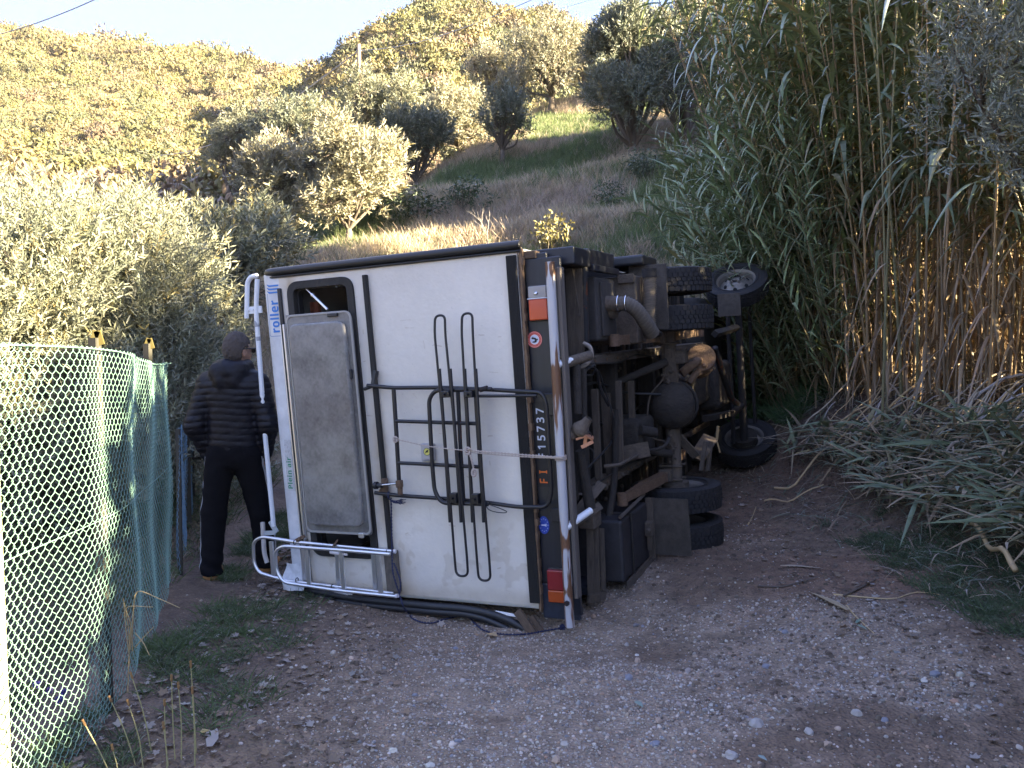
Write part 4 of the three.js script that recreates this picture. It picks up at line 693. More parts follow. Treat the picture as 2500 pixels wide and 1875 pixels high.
  { const cable = (pts, r, m = M.grease) => part(van, 'brake_line', sweep(new THREE.CatmullRomCurve3(pts).getPoints(40), r, 5), m);
    cable([V(0.26, 1.40, -0.35), V(0.265, 1.38, -1.0), V(0.27, 1.41, -1.5), V(0.4, 1.36, -1.56), V(0.44, 1.2, -1.56)], 0.006); cable([V(0.26, 0.66, -0.35), V(0.262, 0.67, -1.1), V(0.3, 0.66, -1.45), V(0.45, 0.7, -1.55)], 0.006); cable([V(0.06, 0.95, -0.3), V(0.1, 1.0, -0.8), V(0.08, 0.92, -1.3), V(0.1, 1.0, -2.2)], 0.009, M.black); cable([V(0.05, 1.2, -0.4), V(0.12, 1.25, -0.9), V(0.22, 1.15, -1.3), V(0.42, 1.12, -1.45)], 0.008, M.black); cable([V(0.2, 0.75, -0.4), V(0.26, 0.86, -0.7), V(0.2, 0.95, -1.1), V(0.3, 0.9, -1.5)], 0.007, M.black);
    const Q = rng(8), lumps = []; for (let i = 0; i < 240; i++) { const g = new THREE.IcosahedronGeometry(0.006 + 0.016 * Q() * Q(), 0); const w = Q(); lumps.push(w < 0.5 ? g.translate(0.05 + 0.02 * Q(), 0.3 + 1.5 * Q(), -0.3 - 2.2 * Q()) : w < 0.8 ? g.translate(0.24 + 0.02 * Q(), Q() < 0.5 ? 0.6 + 0.04 * Q() : 1.40 + 0.05 * Q(), -0.4 - 2 * Q()) : g.translate(0.42 + 0.08 * Q(), 0.6 + 0.9 * Q(), -1.56 + 0.05 * Q())); }
    part(van, 'caked_mud', lumps, M.dusty).userData.kind = 'stuff';
    for (let i = 0; i < 26; i++) part(van, 'bolt', cyl(0.011, 0.011, 0.012, 6).rotateZ(Math.PI / 2).translate(0.25, i % 2 ? 1.41 : 0.63, -0.4 - 0.12 * i), M.brownmetal);
    each(van, 'shock_absorber', [rod(V(0.46, 1.35, -1.5), V(0.1, 1.2, -1.15), 0.03, 0.022), rod(V(0.46, 0.68, -1.5), V(0.1, 0.8, -1.15), 0.03, 0.022)], M.grease);
    part(van, 'spare_carrier', [bent([V(0.28, 0.75, -0.5), V(0.36, 0.75, -0.55), V(0.36, 0.75, -1.0), V(0.2, 0.75, -1.05)], 0.012, 0.05, 8)], M.dusty);
  }
  // gearbox lumps, front axle, steering, front panel, cab
  each(van, 'gearbox', [rbox(0.1, 0.42, 0.9, 1.2, -3.4, -2.5, 0.06, 3), rbox(0.08, 0.5, 0.82, 1.26, -4.1, -3.3, 0.06, 3)], M.grease);
  each(van, 'fuel_tank', [rbox(0.04, 0.36, 0.7, 0.98, -1.5, -1.1, 0.05, 3), rod(LZ(1562, 1050, -1.1), LZ(1600, 1056, -1.2), 0.035), tube([LZ(1545, 1092, -1.0), LZ(1580, 1100, -1.1), LZ(1620, 1090, -1.2), LZ(1635, 1068, -1.3)], 0.012, 30, 6)], M.grease);
  each(van, 'heat_shield', [bar(LZ(1518, 1108, -0.95), LZ(1585, 1096, -1.0), 0.10, 0.012), bar(LZ(1700, 1120, -2.0), LZ(1735, 1066, -2.3), 0.12, 0.01), bar(LZ(1712, 1150, -1.9), LZ(1722, 1080, -2.0), 0.03, 0.03), bar(LZ(1728, 1150, -2.1), LZ(1736, 1080, -2.2), 0.03, 0.03)], M.dusty);
  const ft = fu.y - 0.05, fb = fl.y + 0.02;
  each(van, 'front_axle', [rod(V(fu.x + 0.03, ft - 0.1, -4.15), V(fl.x - 0.02, fb, -4.15), 0.035, 0.04, 12), rod(V(fu.x - 0.05, ft - 0.1, -4.0), V(fl.x - 0.1, fb, -4.0), 0.022, 0.022, 10), rod(V(fu.x + 0.10, ft - 0.12, -4.4), V(fl.x + 0.06, fb, -4.4), 0.018, 0.018, 10)], M.dark);
  each(van, 'front_spring', [bar(LZ(1720, 1022, -3.0), LZ(1790, 1008, -3.6), 0.05, 0.05), bar(LZ(1790, 1008, -3.6), LZ(1812, 990, -4.1), 0.05, 0.05), bar(LZ(1745, 815, -3.0), LZ(1800, 800, -4.0), 0.05, 0.05)], M.grease);
  each(van, 'dangling_strap', [bar(LZ(1753, 1040, -2.6), LZ(1750, 1075, -2.6), 0.02, 0.004), bar(LZ(1750, 1075, -2.6), LZ(1758, 1105, -2.6), 0.012, 0.004)], mat([0.4, 0.3, 0.16], 0.9));
  each(van, 'cab', [rbox(-1.35, 0.18, 0.18, 1.92, -5.5, -4.3, 0.12, 4), rbox(-0.75, 0.22, 0.22, 1.88, -5.9, -5.3, 0.14, 4)], mat([0.045, 0.042, 0.04], 0.8, 0, { map: dustMap }));
  part(van, 'front_bumper', rbox(0.0, 0.22, 0.16, 1.94, -6.0, -5.85, 0.04, 3), M.black);
  each(van, 'wire_loom', [tube([LZ(1424, 905, -0.2), LZ(1440, 898, -0.22), LZ(1456, 905, -0.3), LZ(1466, 950, -0.4), LZ(1486, 990, -0.5)], 0.011, 40, 6), tube([LZ(1436, 900, -0.2), LZ(1452, 892, -0.22), LZ(1446, 915, -0.25), LZ(1428, 912, -0.2), LZ(1442, 893, -0.2)], 0.006, 40, 6), tube([LZ(1462, 905, -0.3), LZ(1480, 960, -0.45), LZ(1500, 1020, -0.5)], 0.005, 30, 5)], M.black);
  part(van, 'drain_hose', tube([LZ(1502, 1000, -0.75), LZ(1502, 1120, -0.75), LZ(1498, 1190, -0.7), LZ(1486, 1262, -0.6)], 0.022, 40, 10), M.grease);
  each(van, 'floor_post', [bar(LZ(1478, 960, -0.85), LZ(1492, 1160, -0.85), 0.06, 0.03), bar(LZ(1510, 930, -0.8), LZ(1516, 1130, -0.8), 0.035, 0.03), bar(LZ(1452, 950, -0.6), LZ(1462, 1170, -0.6), 0.04, 0.03), bar(LZ(1540, 930, -1.2), LZ(1546, 1080, -1.2), 0.04, 0.03)], M.dusty);
}
// ---- cords and rope on the van
{
  const c = thing('tie_cord', 'thin beige twisted cord tied from the bicycle rack across to the bumper', 'cord'), beige = mat([0.5, 0.42, 0.36], 0.95, 0, { bumpMap: bumpFine, bumpScale: 0.002 });
  const W = (px, py, z) => RP(px, py, z).applyMatrix4(VANM);
  const twist = (pts, r, n) => { const k = new THREE.CatmullRomCurve3(pts), L = k.getLength(), N = Math.round(L / 0.006), out = []; for (let s = 0; s < n; s++) { const P = []; for (let i = 0; i <= N; i++) { const p = k.getPointAt(i / N), a = i * 0.9 + s / n * 6.283; P.push(p.add(V(Math.cos(a) * r * 0.6, Math.sin(a) * r * 0.6, 0))); } out.push(sweep(P, r * 0.62, 5)); } return out; };
  part(c, 'strand', twist([W(966, 1072, 0.11), W(1050, 1090, 0.125), W(1140, 1100, 0.15)], 0.0035, 2), beige);
  part(c, 'strand', twist([W(1140, 1099, 0.152), W(1250, 1108, 0.14), W(1374, 1117, 0.115)], 0.0048, 2), beige); part(c, 'strand', twist([W(1140, 1103, 0.15), W(1250, 1113, 0.138), W(1374, 1119, 0.115)], 0.0042, 2), beige);
  part(c, 'knot', [new THREE.TorusKnotGeometry(0.014, 0.006, 60, 6).translate(...W(1143, 1101, 0.155).toArray()), new THREE.TorusKnotGeometry(0.012, 0.005, 60, 6).translate(...W(966, 1073, 0.115).toArray())], beige);
  part(c, 'loose_end', [...twist([W(1146, 1104, 0.155), W(1152, 1125, 0.155), W(1157, 1150, 0.15), W(1156, 1163, 0.15)], 0.006, 2), new THREE.TorusKnotGeometry(0.013, 0.006, 50, 6, 3, 2).scale(0.7, 1.2, 0.7).translate(...W(1157, 1154, 0.152).toArray())], beige);
  part(c, 'bumper_turns', [0, 1, 2].map((i) => new THREE.TorusGeometry(0.031, 0.004, 6, 20).rotateX(Math.PI / 2 + 0.1).translate(...RP(1367 + i, 1113 + i * 4, 0.075).setX(M.bumperX).toArray()).applyMatrix4(VANM)), beige);
  const b = thing('blue_rope', 'thin blue rope hanging from the ladder and trailing over the gravel', 'rope'), blue = mat([0.022, 0.028, 0.075], 0.9, 0, { bumpMap: bumpFine, bumpScale: 0.002 });
  const g = (px, py) => onGround(px, py).add(V(0, 0.012, 0));
  part(b, 'strand', twist([W(955, 1215, 0.05), W(957, 1330, 0.06), W(960, 1400, 0.145), W(972, 1440, 0.15), W(985, 1480, 0.15), g(996, 1500), g(1010, 1516), g(1050, 1526), g(1090, 1515), g(1138, 1507), g(1158, 1525), g(1185, 1545), g(1240, 1554), g(1290, 1552), g(1340, 1543), g(1372, 1538)], 0.005, 2), blue);
  part(b, 'strand', twist([W(962, 1375, 0.05), W(970, 1395, 0.1), W(978, 1425, 0.15), W(976, 1450, 0.15)], 0.005, 2), blue);
  part(b, 'frayed_end', [new THREE.TorusKnotGeometry(0.012, 0.006, 50, 6).translate(...g(1374, 1538).toArray())], blue);
  part(b, 'frayed_end', [...Array.from({ length: 14 }, (_, i) => tube([W(946, 1215, 0.06), W(962, 1222 + hash(i, 1, 1) * 6, 0.07), W(975 + 18 * hash(i, 2, 1), 1218 + 14 * hash(i, 3, 1), 0.07)], 0.002, 8, 4)), new THREE.TorusGeometry(0.018, 0.006, 6, 14).rotateY(Math.PI / 2).translate(...W(949, 1209, 0.055).toArray())], blue);
}
// ---------------------------------------------------------------- surfaces from distance fields (people)
function surface(sdf, lo, hi, cell) {
  const n = ['x', 'y', 'z'].map((k) => Math.ceil((hi[k] - lo[k]) / cell) + 1), [nx, ny, nz] = n, val = new Float32Array(nx * ny * nz), at = (i, j, k) => i + nx * (j + ny * k);
  for (let k = 0; k < nz; k++) for (let j = 0; j < ny; j++) for (let i = 0; i < nx; i++) val[at(i, j, k)] = sdf(lo.x + i * cell, lo.y + j * cell, lo.z + k * cell);
  const id = new Int32Array(nx * ny * nz).fill(-1), pos = [], idx = [];
  for (let k = 0; k < nz - 1; k++) for (let j = 0; j < ny - 1; j++) for (let i = 0; i < nx - 1; i++) {
    let c = 0, x = 0, y = 0, z = 0; const edge = (a, b) => { const va = val[at(i + a[0], j + a[1], k + a[2])], vb = val[at(i + b[0], j + b[1], k + b[2])]; if ((va < 0) !== (vb < 0)) { const t = va / (va - vb); x += lerp(a[0], b[0], t); y += lerp(a[1], b[1], t); z += lerp(a[2], b[2], t); c++; } };
    for (const a of [[0, 0, 0], [0, 1, 0], [0, 0, 1], [0, 1, 1]]) edge(a, [1, a[1], a[2]]);
    for (const a of [[0, 0, 0], [1, 0, 0], [0, 0, 1], [1, 0, 1]]) edge(a, [a[0], 1, a[2]]);
    for (const a of [[0, 0, 0], [1, 0, 0], [0, 1, 0], [1, 1, 0]]) edge(a, [a[0], a[1], 1]);
    if (c) { id[at(i, j, k)] = pos.length / 3; pos.push(lo.x + (i + x / c) * cell, lo.y + (j + y / c) * cell, lo.z + (k + z / c) * cell); }
  }
  const quad = (a, b, c, d, flip) => { if (a < 0 || b < 0 || c < 0 || d < 0) return; flip ? idx.push(a, c, b, a, d, c) : idx.push(a, b, c, a, c, d); };
  for (let k = 1; k < nz - 1; k++) for (let j = 1; j < ny - 1; j++) for (let i = 1; i < nx - 1; i++) {
    const v = val[at(i, j, k)] < 0;
    if (v !== val[at(i + 1, j, k)] < 0) quad(id[at(i, j - 1, k - 1)], id[at(i, j, k - 1)], id[at(i, j, k)], id[at(i, j - 1, k)], !v);
    if (v !== val[at(i, j + 1, k)] < 0) quad(id[at(i - 1, j, k - 1)], id[at(i - 1, j, k)], id[at(i, j, k)], id[at(i, j, k - 1)], !v);
    if (v !== val[at(i, j, k + 1)] < 0) quad(id[at(i - 1, j - 1, k)], id[at(i, j - 1, k)], id[at(i, j, k)], id[at(i - 1, j, k)], !v);
  }
  const g = new THREE.BufferGeometry(); g.setAttribute('position', new THREE.Float32BufferAttribute(pos, 3)); g.setIndex(idx); g.computeVertexNormals(); return g;
}
const smin = (a, b, k) => { const h = clamp(0.5 + 0.5 * (b - a) / k, 0, 1); return lerp(b, a, h) - k * h * (1 - h); };
function cap(x, y, z, a, b, ra, rb, sx = 1, sz = 1) {   // tapered capsule; sx, sz squash it
  const bx = b[0] - a[0], by = b[1] - a[1], bz = b[2] - a[2], px = x - a[0], py = y - a[1], pz = z - a[2], t = clamp((px * bx + py * by + pz * bz) / (bx * bx + by * by + bz * bz), 0, 1);
  return Math.hypot((px - bx * t) / sx, py - by * t, (pz - bz * t) / sz) - lerp(ra, rb, t);
}
const ell = (x, y, z, c, r) => { const k = Math.hypot((x - c[0]) / r[0], (y - c[1]) / r[1], (z - c[2]) / r[2]); return (k - 1) * Math.min(...r); };
{
  const px = -1.955, pz = -5.8, man = thing('person', 'person in a dark quilted hooded jacket and black trousers, seen from behind beside the van', 'person');
  man.position.set(px, H(px, pz) - 0.005, pz); man.scale.set(0.93, 1, 0.96);
  const Rm = rng(3);
  // joints; y up, facing -z
  const hipL = [-0.095, 0.88, 0.02], hipR = [0.095, 0.88, 0], kneeL = [-0.155, 0.48, 0.02], kneeR = [0.165, 0.48, -0.10], ankL = [-0.165, 0.085, 0.06], ankR = [0.185, 0.09, -0.16];
  const shL = [-0.185, 1.385, 0], shR = [0.185, 1.385, 0], elL = [-0.275, 1.10, 0.05], elR = [0.275, 1.11, 0.04], wrL = [-0.21, 0.885, -0.05], wrR = [0.215, 0.89, -0.06];
  const HC = [0.035, 1.615, -0.025], ha = -0.62, hc = Math.cos(ha), hs = Math.sin(ha);   // head centre and its turn to the right
  const toHead = (x, y, z) => { const dx = x - HC[0], dz = z - HC[2]; return [dx * hc - dz * hs, y - HC[1], dx * hs + dz * hc]; };
  const head = (x, y, z) => { const [a, b, c] = toHead(x, y, z); // -c is forward
    let d = ell(a, b, c, [0, 0.02, 0.012], [0.076, 0.105, 0.094]); d = smin(d, ell(a, b, c, [0, -0.055, -0.025], [0.058, 0.07, 0.068]), 0.04);
    d = smin(d, cap(a, b, c, [0, 0.005, -0.085], [0, -0.03, -0.105], 0.009, 0.015), 0.014); d = smin(d, ell(a, b, c, [0, 0.022, -0.075], [0.05, 0.012, 0.015]), 0.012); d = smin(d, ell(a, b, c, [0, -0.062, -0.086], [0.025, 0.012, 0.012]), 0.012);
    for (const s of [-1, 1]) { d = smin(d, ell(a, b, c, [s * 0.08, -0.008, 0.005], [0.012, 0.033, 0.02]), 0.008); d = Math.max(d, -ell(a, b, c, [s * 0.09, -0.006, 0.0], [0.006, 0.02, 0.011])); d = smin(d, -(-ell(a, b, c, [s * 0.031, 0.004, -0.082], [0.014, 0.009, 0.009])), 0.004); }
    return d; };
  const flesh = (x, y, z) => { let d = cap(x, y, z, [0.02, 1.40, 0.0], [0.03, 1.56, -0.02], 0.06, 0.054); d = smin(d, ell(x, y, z, [0, 1.2, 0], [0.15, 0.25, 0.09]), 0.05); d = smin(d, ell(x, y, z, [0, 0.93, 0], [0.14, 0.12, 0.1]), 0.05);
    for (const [a, b, c] of [[shL, elL, wrL], [shR, elR, wrR]]) { d = smin(d, cap(x, y, z, a, b, 0.048, 0.038), 0.03); d = smin(d, cap(x, y, z, b, c, 0.036, 0.025), 0.02); d = smin(d, cap(x, y, z, c, [c[0] * 0.85, c[1] - 0.09, c[2] - 0.03], 0.03, 0.022, 1, 0.7), 0.02); }
    for (const [a, b, c] of [[hipL, kneeL, ankL], [hipR, kneeR, ankR]]) { d = smin(d, cap(x, y, z, a, b, 0.075, 0.05), 0.04); d = smin(d, cap(x, y, z, b, c, 0.05, 0.035), 0.02); d = smin(d, cap(x, y, z, c, [c[0], 0.03, c[2] - 0.12], 0.033, 0.022), 0.02); }
    return d; };
  const skin = mat([0.30, 0.17, 0.115], 0.6);
  part(man, 'body', [surface((x, y, z) => smin(head(x, y, z), cap(x, y, z, [0.02, 1.46, 0.0], [0.03, 1.56, -0.02], 0.06, 0.054), 0.02), V(-0.14, 1.44, -0.2), V(0.22, 1.76, 0.14), 0.0045), surface(flesh, V(-0.36, 0, -0.4), V(0.36, 1.5, 0.2), 0.014)], skin);
  // hair: short, over the back and top of the head
  const hairD = (x, y, z) => { const [a, b, c] = toHead(x, y, z); const n = noise(x * 210, y * 120, z * 210) * 0.009 + noise(x * 60, y * 60, z * 60) * 0.006; let d = ell(a, b, c, [0, 0.022, 0.014], [0.083, 0.112, 0.101]) - n; d = Math.max(d, -(b + 0.085 - 0.5 * (c - 0.06) * -1 * 0), -(b - (c < -0.03 ? 0.055 : c < 0.02 ? 0.012 : -0.06))); for (const q of [-1, 1]) d = Math.max(d, 0.043 - Math.hypot(a - q * 0.095, (b + 0.018) * 0.8, c + 0.012)); return Math.max(d, -(c + 0.075)); };
  part(man, 'hair', surface(hairD, V(-0.12, 1.48, -0.2), V(0.2, 1.77, 0.14), 0.005), mat([0.066, 0.054, 0.047], 0.95, 0, { bumpMap: bumpFine, bumpScale: 0.004 }));
  // spectacles pushed along the temple
  const gl = (a, b, c) => { const x = a * hc + c * hs, z = -a * hs + c * hc; return V(x + HC[0], b + HC[1], z + HC[2]); };
  part(man, 'glasses', [bent([gl(0.086, 0.02, 0.02), gl(0.085, 0.022, -0.05), gl(0.075, 0.022, -0.105), gl(-0.075, 0.022, -0.105), gl(-0.085, 0.022, -0.05), gl(-0.086, 0.02, 0.02)], 0.005, 0.02, 8), ...[-0.036, 0.036].map((a) => { const e = new THREE.SphereGeometry(0.024, 14, 10).scale(1.15, 0.8, 0.25); e.rotateY(ha); const p = gl(a, 0.008, -0.108); return e.translate(p.x, p.y, p.z); })], mat([0.012, 0.012, 0.014], 0.3));
  // jacket with horizontal quilting, sleeves, hood
  const quilt = (y) => { const t = (y / 0.0455) % 1, f = Math.abs(t - 0.5) * 2; return 0.009 * (1 - Math.pow(f, 4)) - 0.006; };
  const wr = (x, y, z) => 0.006 * (noise(x * 22, y * 34, z * 22) - 0.5) + 0.004 * (noise(x * 55, y * 70, z * 55) - 0.5);
  const torso = (x, y, z) => { let d = smin(cap(x, y, z, [0, 0.98, 0.01], [0, 1.27, 0.015], 0.185, 0.19, 1.0, 0.70), cap(x, y, z, [-0.13, 1.39, 0.01], [0.13, 1.39, 0.01], 0.095, 0.095, 1, 1), 0.12); return Math.max(d, 0.915 + 0.01 * Math.sin(x * 9) - y); };
  const sleeve = (x, y, z, a, b, c) => smin(cap(x, y, z, a, b, 0.092, 0.075), cap(x, y, z, b, c, 0.075, 0.055), 0.035);
  const hood = (x, y, z) => { let d = smin(ell(x, y, z, [-0.01, 1.475, 0.10], [0.135, 0.085, 0.07]), cap(x, y, z, [-0.085, 1.52, 0.03], [-0.05, 1.40, 0.12], 0.035, 0.04), 0.05); d = smin(d, cap(x, y, z, [0.11, 1.51, 0.0], [0.04, 1.40, 0.12], 0.035, 0.04), 0.05); const ring = Math.hypot(Math.hypot(x - 0.01, (z - 0.005) * 1.05) - 0.105, (y - 1.505 - 0.12 * (z - 0.02) * -1) * 0.8) - 0.035; return smin(d, ring, 0.04); };
  const jd = (x, y, z) => { let d = torso(x, y, z); const s = Math.min(sleeve(x, y, z, shL, elL, wrL), sleeve(x, y, z, shR, elR, wrR)); d = smin(d, s, 0.03); if (y < 1.42) d -= quilt(y + 0.03 * Math.abs(x) + 0.006 * Math.sin(x * 14)); const h = hood(x, y, z); d = smin(d, h - 0.003 * Math.sin(x * 50 + y * 30), 0.025); return d - wr(x, y, z); };
  part(man, 'jacket', surface(jd, V(-0.42, 0.80, -0.22), V(0.42, 1.64, 0.24), 0.0085), new THREE.MeshPhysicalMaterial({ color: lin(0.007, 0.007, 0.011), roughness: 0.5, specularIntensity: 0.5 }));
  // trousers
  const td = (x, y, z) => { let d = ell(x, y, z, [0, 0.92, 0.015], [0.185, 0.16, 0.125]);
    for (const [a, b, c, s] of [[hipL, kneeL, ankL, -1], [hipR, kneeR, ankR, 1]]) { d = smin(d, smin(cap(x, y, z, a, b, 0.112, 0.088), cap(x, y, z, b, [c[0], c[1] - 0.02, c[2]], 0.088, 0.078), 0.03), s < 0 ? 0.022 : 0.022); }
    return Math.max(d - 0.010 * (noise(x * 14, y * 22, z * 14) - 0.5) - 0.008 * Math.sin(y * 60 + x * 20) * sm(0.3, 0.1, y), 0.055 - y); };
  part(man, 'trousers', surface(td, V(-0.32, 0.03, -0.3), V(0.34, 1.06, 0.2), 0.010), new THREE.MeshPhysicalMaterial({ color: lin(0.006, 0.006, 0.008), roughness: 1, specularIntensity: 0.25 }));
  for (const [s, k, a, h] of [[-1, kneeL, ankL, hipL], [1, kneeR, ankR, hipR]]) for (const o of [0.0, 0.022]) {
    const P = []; for (let i = 0; i <= 30; i++) { const t = i / 30, c = t < 0.5 ? [0, 1, 2].map((q) => lerp(h[q], k[q], t * 2)) : [0, 1, 2].map((q) => lerp(k[q], a[q], t * 2 - 1)); const r = t < 0.5 ? lerp(0.114, 0.09, t * 2) : lerp(0.09, 0.08, t * 2 - 1); let x = c[0] + s * (r - 0.02); const z = c[2] + o - 0.012; for (let q = 0; q < 60 && td(x, c[1], z) < 0.0005; q++) x += s * 0.002; P.push(V(x, c[1], z)); }
    part(man, 'side_stripe', sweep(P, 0.0035, 5), mat([0.5, 0.5, 0.52], 0.8));
  }
  for (const a of [ankL, ankR]) { const f = (x, y, z) => { let d = smin(cap(x, y, z, [a[0], 0.055, a[2] + 0.005], [a[0] + (a[0] > 0 ? 0.03 : -0.02), 0.04, a[2] - 0.19], 0.052, 0.042), cap(x, y, z, [a[0], 0.05, a[2] + 0.03], [a[0], 0.11, a[2] + 0.01], 0.045, 0.045), 0.03); return Math.max(d, 0.012 - y); };
    const lo = V(a[0] - 0.12, -0.02, a[2] - 0.3), hi = V(a[0] + 0.12, 0.18, a[2] + 0.12); const shoe = part(man, 'shoe', surface(f, lo, hi, 0.006), mat([0.30, 0.145, 0.045], 0.75));
    part(shoe, 'sole', surface((x, y, z) => Math.max(f(x, Math.max(y, 0.03), z) - 0.004, Math.abs(y - 0.009) - 0.011), lo, hi, 0.006), mat([0.28, 0.20, 0.12], 0.8)); }
}

// ---------------------------------------------------------------- the green chain-link fence
const FENCE = [[-1.64, -1.5], [-1.685, -2.72], [-1.735, -3.6], [-1.95, -4.35], [-2.27, -5.5]].map(([x, z]) => V(x, 0, z));
function fenceRun(f, pts, topAt, { name = 'wire_mesh', pitch = 0.025, r = 0.00165, per = 0.05, n = 4, step = 6 } = {}, mtl) {
  const c = new THREE.CatmullRomCurve3(pts, false, 'centripetal'), L = c.getLength(), N = Math.floor(L / pitch), list = [];
  for (let i = 0; i < N; i++) {
    const s = i / N, P0 = c.getPointAt(s), tg = c.getTangentAt(s), nr = V(tg.z, 0, -tg.x), y0 = H(P0.x, P0.z) + 0.01, y1 = topAt(s), P = [], dy = per / step, K = Math.floor((y1 - y0) / dy);
    for (let k = 0; k <= K; k++) { const y = y1 - k * dy, th = k / step * Math.PI * 2 + (i % 2 ? Math.PI : 0), bow = 0.012 * Math.sin(y * 5 + s * 14) + 0.01 * Math.sin(s * 40); const a = (pitch / 2 + 0.0017) * (1.06 * Math.sin(th) - 0.09 * Math.sin(3 * th)), o = 0.0042 * Math.cos(th) + bow; P.push(V(P0.x + tg.x * a + nr.x * o, y, P0.z + tg.z * a + nr.z * o)); }
    list.push(sweep(P, r, n));
  }
  const m = part(f, name, list, mtl); m.userData.kind = 'stuff'; return c;
}
{
  const f = thing('chain_link_fence', 'pale green plastic-coated chain-link fence on steel posts at the left edge of the track', 'fence');
  const pvc = mat([0.13, 0.235, 0.19], 0.5), top = (s) => lerp(1.635, 1.50, sm(0.1, 1, s)) - 0.012 * Math.sin(s * 9), c = fenceRun(f, FENCE, top, {}, pvc);
  const line = (y, r) => { const P = []; for (let i = 0; i <= 60; i++) { const s = i / 60, p = c.getPointAt(s); P.push(V(p.x + 0.004, y(s), p.z)); } return sweep(P, r, 6); };
  part(f, 'tension_wire', line((s) => top(s) - 0.008, 0.0032), pvc); part(f, 'tension_wire', line((s) => top(s) * 0.55, 0.0022), pvc);
  const postD = mat([0.04, 0.04, 0.03], 0.7, 0, { map: dustMap }), postM = mat([0.24, 0.27, 0.16], 0.55, 0, { map: grime });
  for (const [x, z, h, dx] of [[-1.705, -2.70, 1.62, 0.045], [-1.775, -3.56, 1.635, 0.026], [-2.16, -4.95, 1.615, 0.026]]) {
    const b = V(x + 0.03, H(x, z) - 0.1, z + 0.02), t = V(x, h, z);
    const p = part(f, 'post', [bar(b, t, dx, 0.005, V(1, 0, 0.3)), bar(b.clone().add(V(-0.018, 0, 0.018)), t.clone().add(V(-0.018, 0, 0.018)), 0.005, 0.04, V(1, 0, 0.3))], dx > 0.03 ? postM : postD);
    part(p, 'post_cap', [bar(t.clone().add(V(-0.03, -0.03, 0)), t.clone().add(V(-0.005, 0.03, 0)), 0.03, 0.006), bar(t.clone().add(V(0.012, -0.03, 0)), t.clone().add(V(-0.005, 0.03, 0)), 0.03, 0.006)], mat([0.12, 0.10, 0.03], 0.6, 0.2));
  }
  part(f, 'post', [rod(V(-1.745, 0, -2.47), V(-1.77, 1.5, -2.5), 0.012)], mat([0.45, 0.3, 0.14], 0.7), 'thin rusty stake behind the mesh');
  const g = thing('low_fence', 'lower bluish stretch of mesh fence beyond the corner, partly under olive branches', 'fence'); // goes on towards the back
  fenceRun(g, [V(-2.33, 0, -5.75), V(-2.6, 0, -6.5), V(-3.1, 0, -8)], () => 0.98, { r: 0.0022, n: 3, step: 4 }, mat([0.12, 0.22, 0.30], 0.5));
  for (const [x, z] of [[-2.34, -5.78], [-2.75, -7.0], [-3.08, -7.95]]) part(g, 'post', bar(V(x, H(x, z) - 0.1, z), V(x, 1.02, z), 0.03, 0.02), postD);
}
// ---------------------------------------------------------------- trees and reeds
const bark = mat([0.17, 0.145, 0.12], 0.95, 0, { map: dustMap, bumpMap: bumpFine, bumpScale: 0.02 });
const oliveLeaf = leafMat(0.25, 0.55);
function twigGeo(seed, n, L, len, wid) {                 // a shoot with leaves in pairs
  const R = rng(seed), b = new Bag();
  for (let i = 0; i < n; i++) { const t = (i + 0.5) / n, a = i * 2.4 + R(), d = V(Math.cos(a) * 0.85, 0.55 + 0.5 * t + 0.3 * (R() - 0.5), Math.sin(a) * 0.85).normalize(); b.blade(V(0.02 * Math.sin(t * 3), L * t, 0.015 * Math.cos(t * 4)), d, len * (0.7 + 0.5 * R()), wid, rdir(R), 0.12 * R(), 2); }
  b.blade(V(0, 0, 0), V(0.05, 1, 0).normalize(), L * 0.95, 0.007, V(1, 0, 0), 0, 2); b.blade(V(0, 0, 0), V(0.05, 1, 0).normalize(), L * 0.95, 0.007, V(0, 0, 1), 0, 2);
  return b.geo();
}
const twigsNear = [twigGeo(11, 16, 0.24, 0.062, 0.0135), twigGeo(12, 13, 0.20, 0.066, 0.0145), twigGeo(13, 18, 0.3, 0.058, 0.013)];
const twigsFar = [twigGeo(14, 15, 0.34, 0.105, 0.030), twigGeo(15, 13, 0.30, 0.115, 0.032)];
const upTo = (d) => new THREE.Quaternion().setFromUnitVectors(V(0, 1, 0), d);
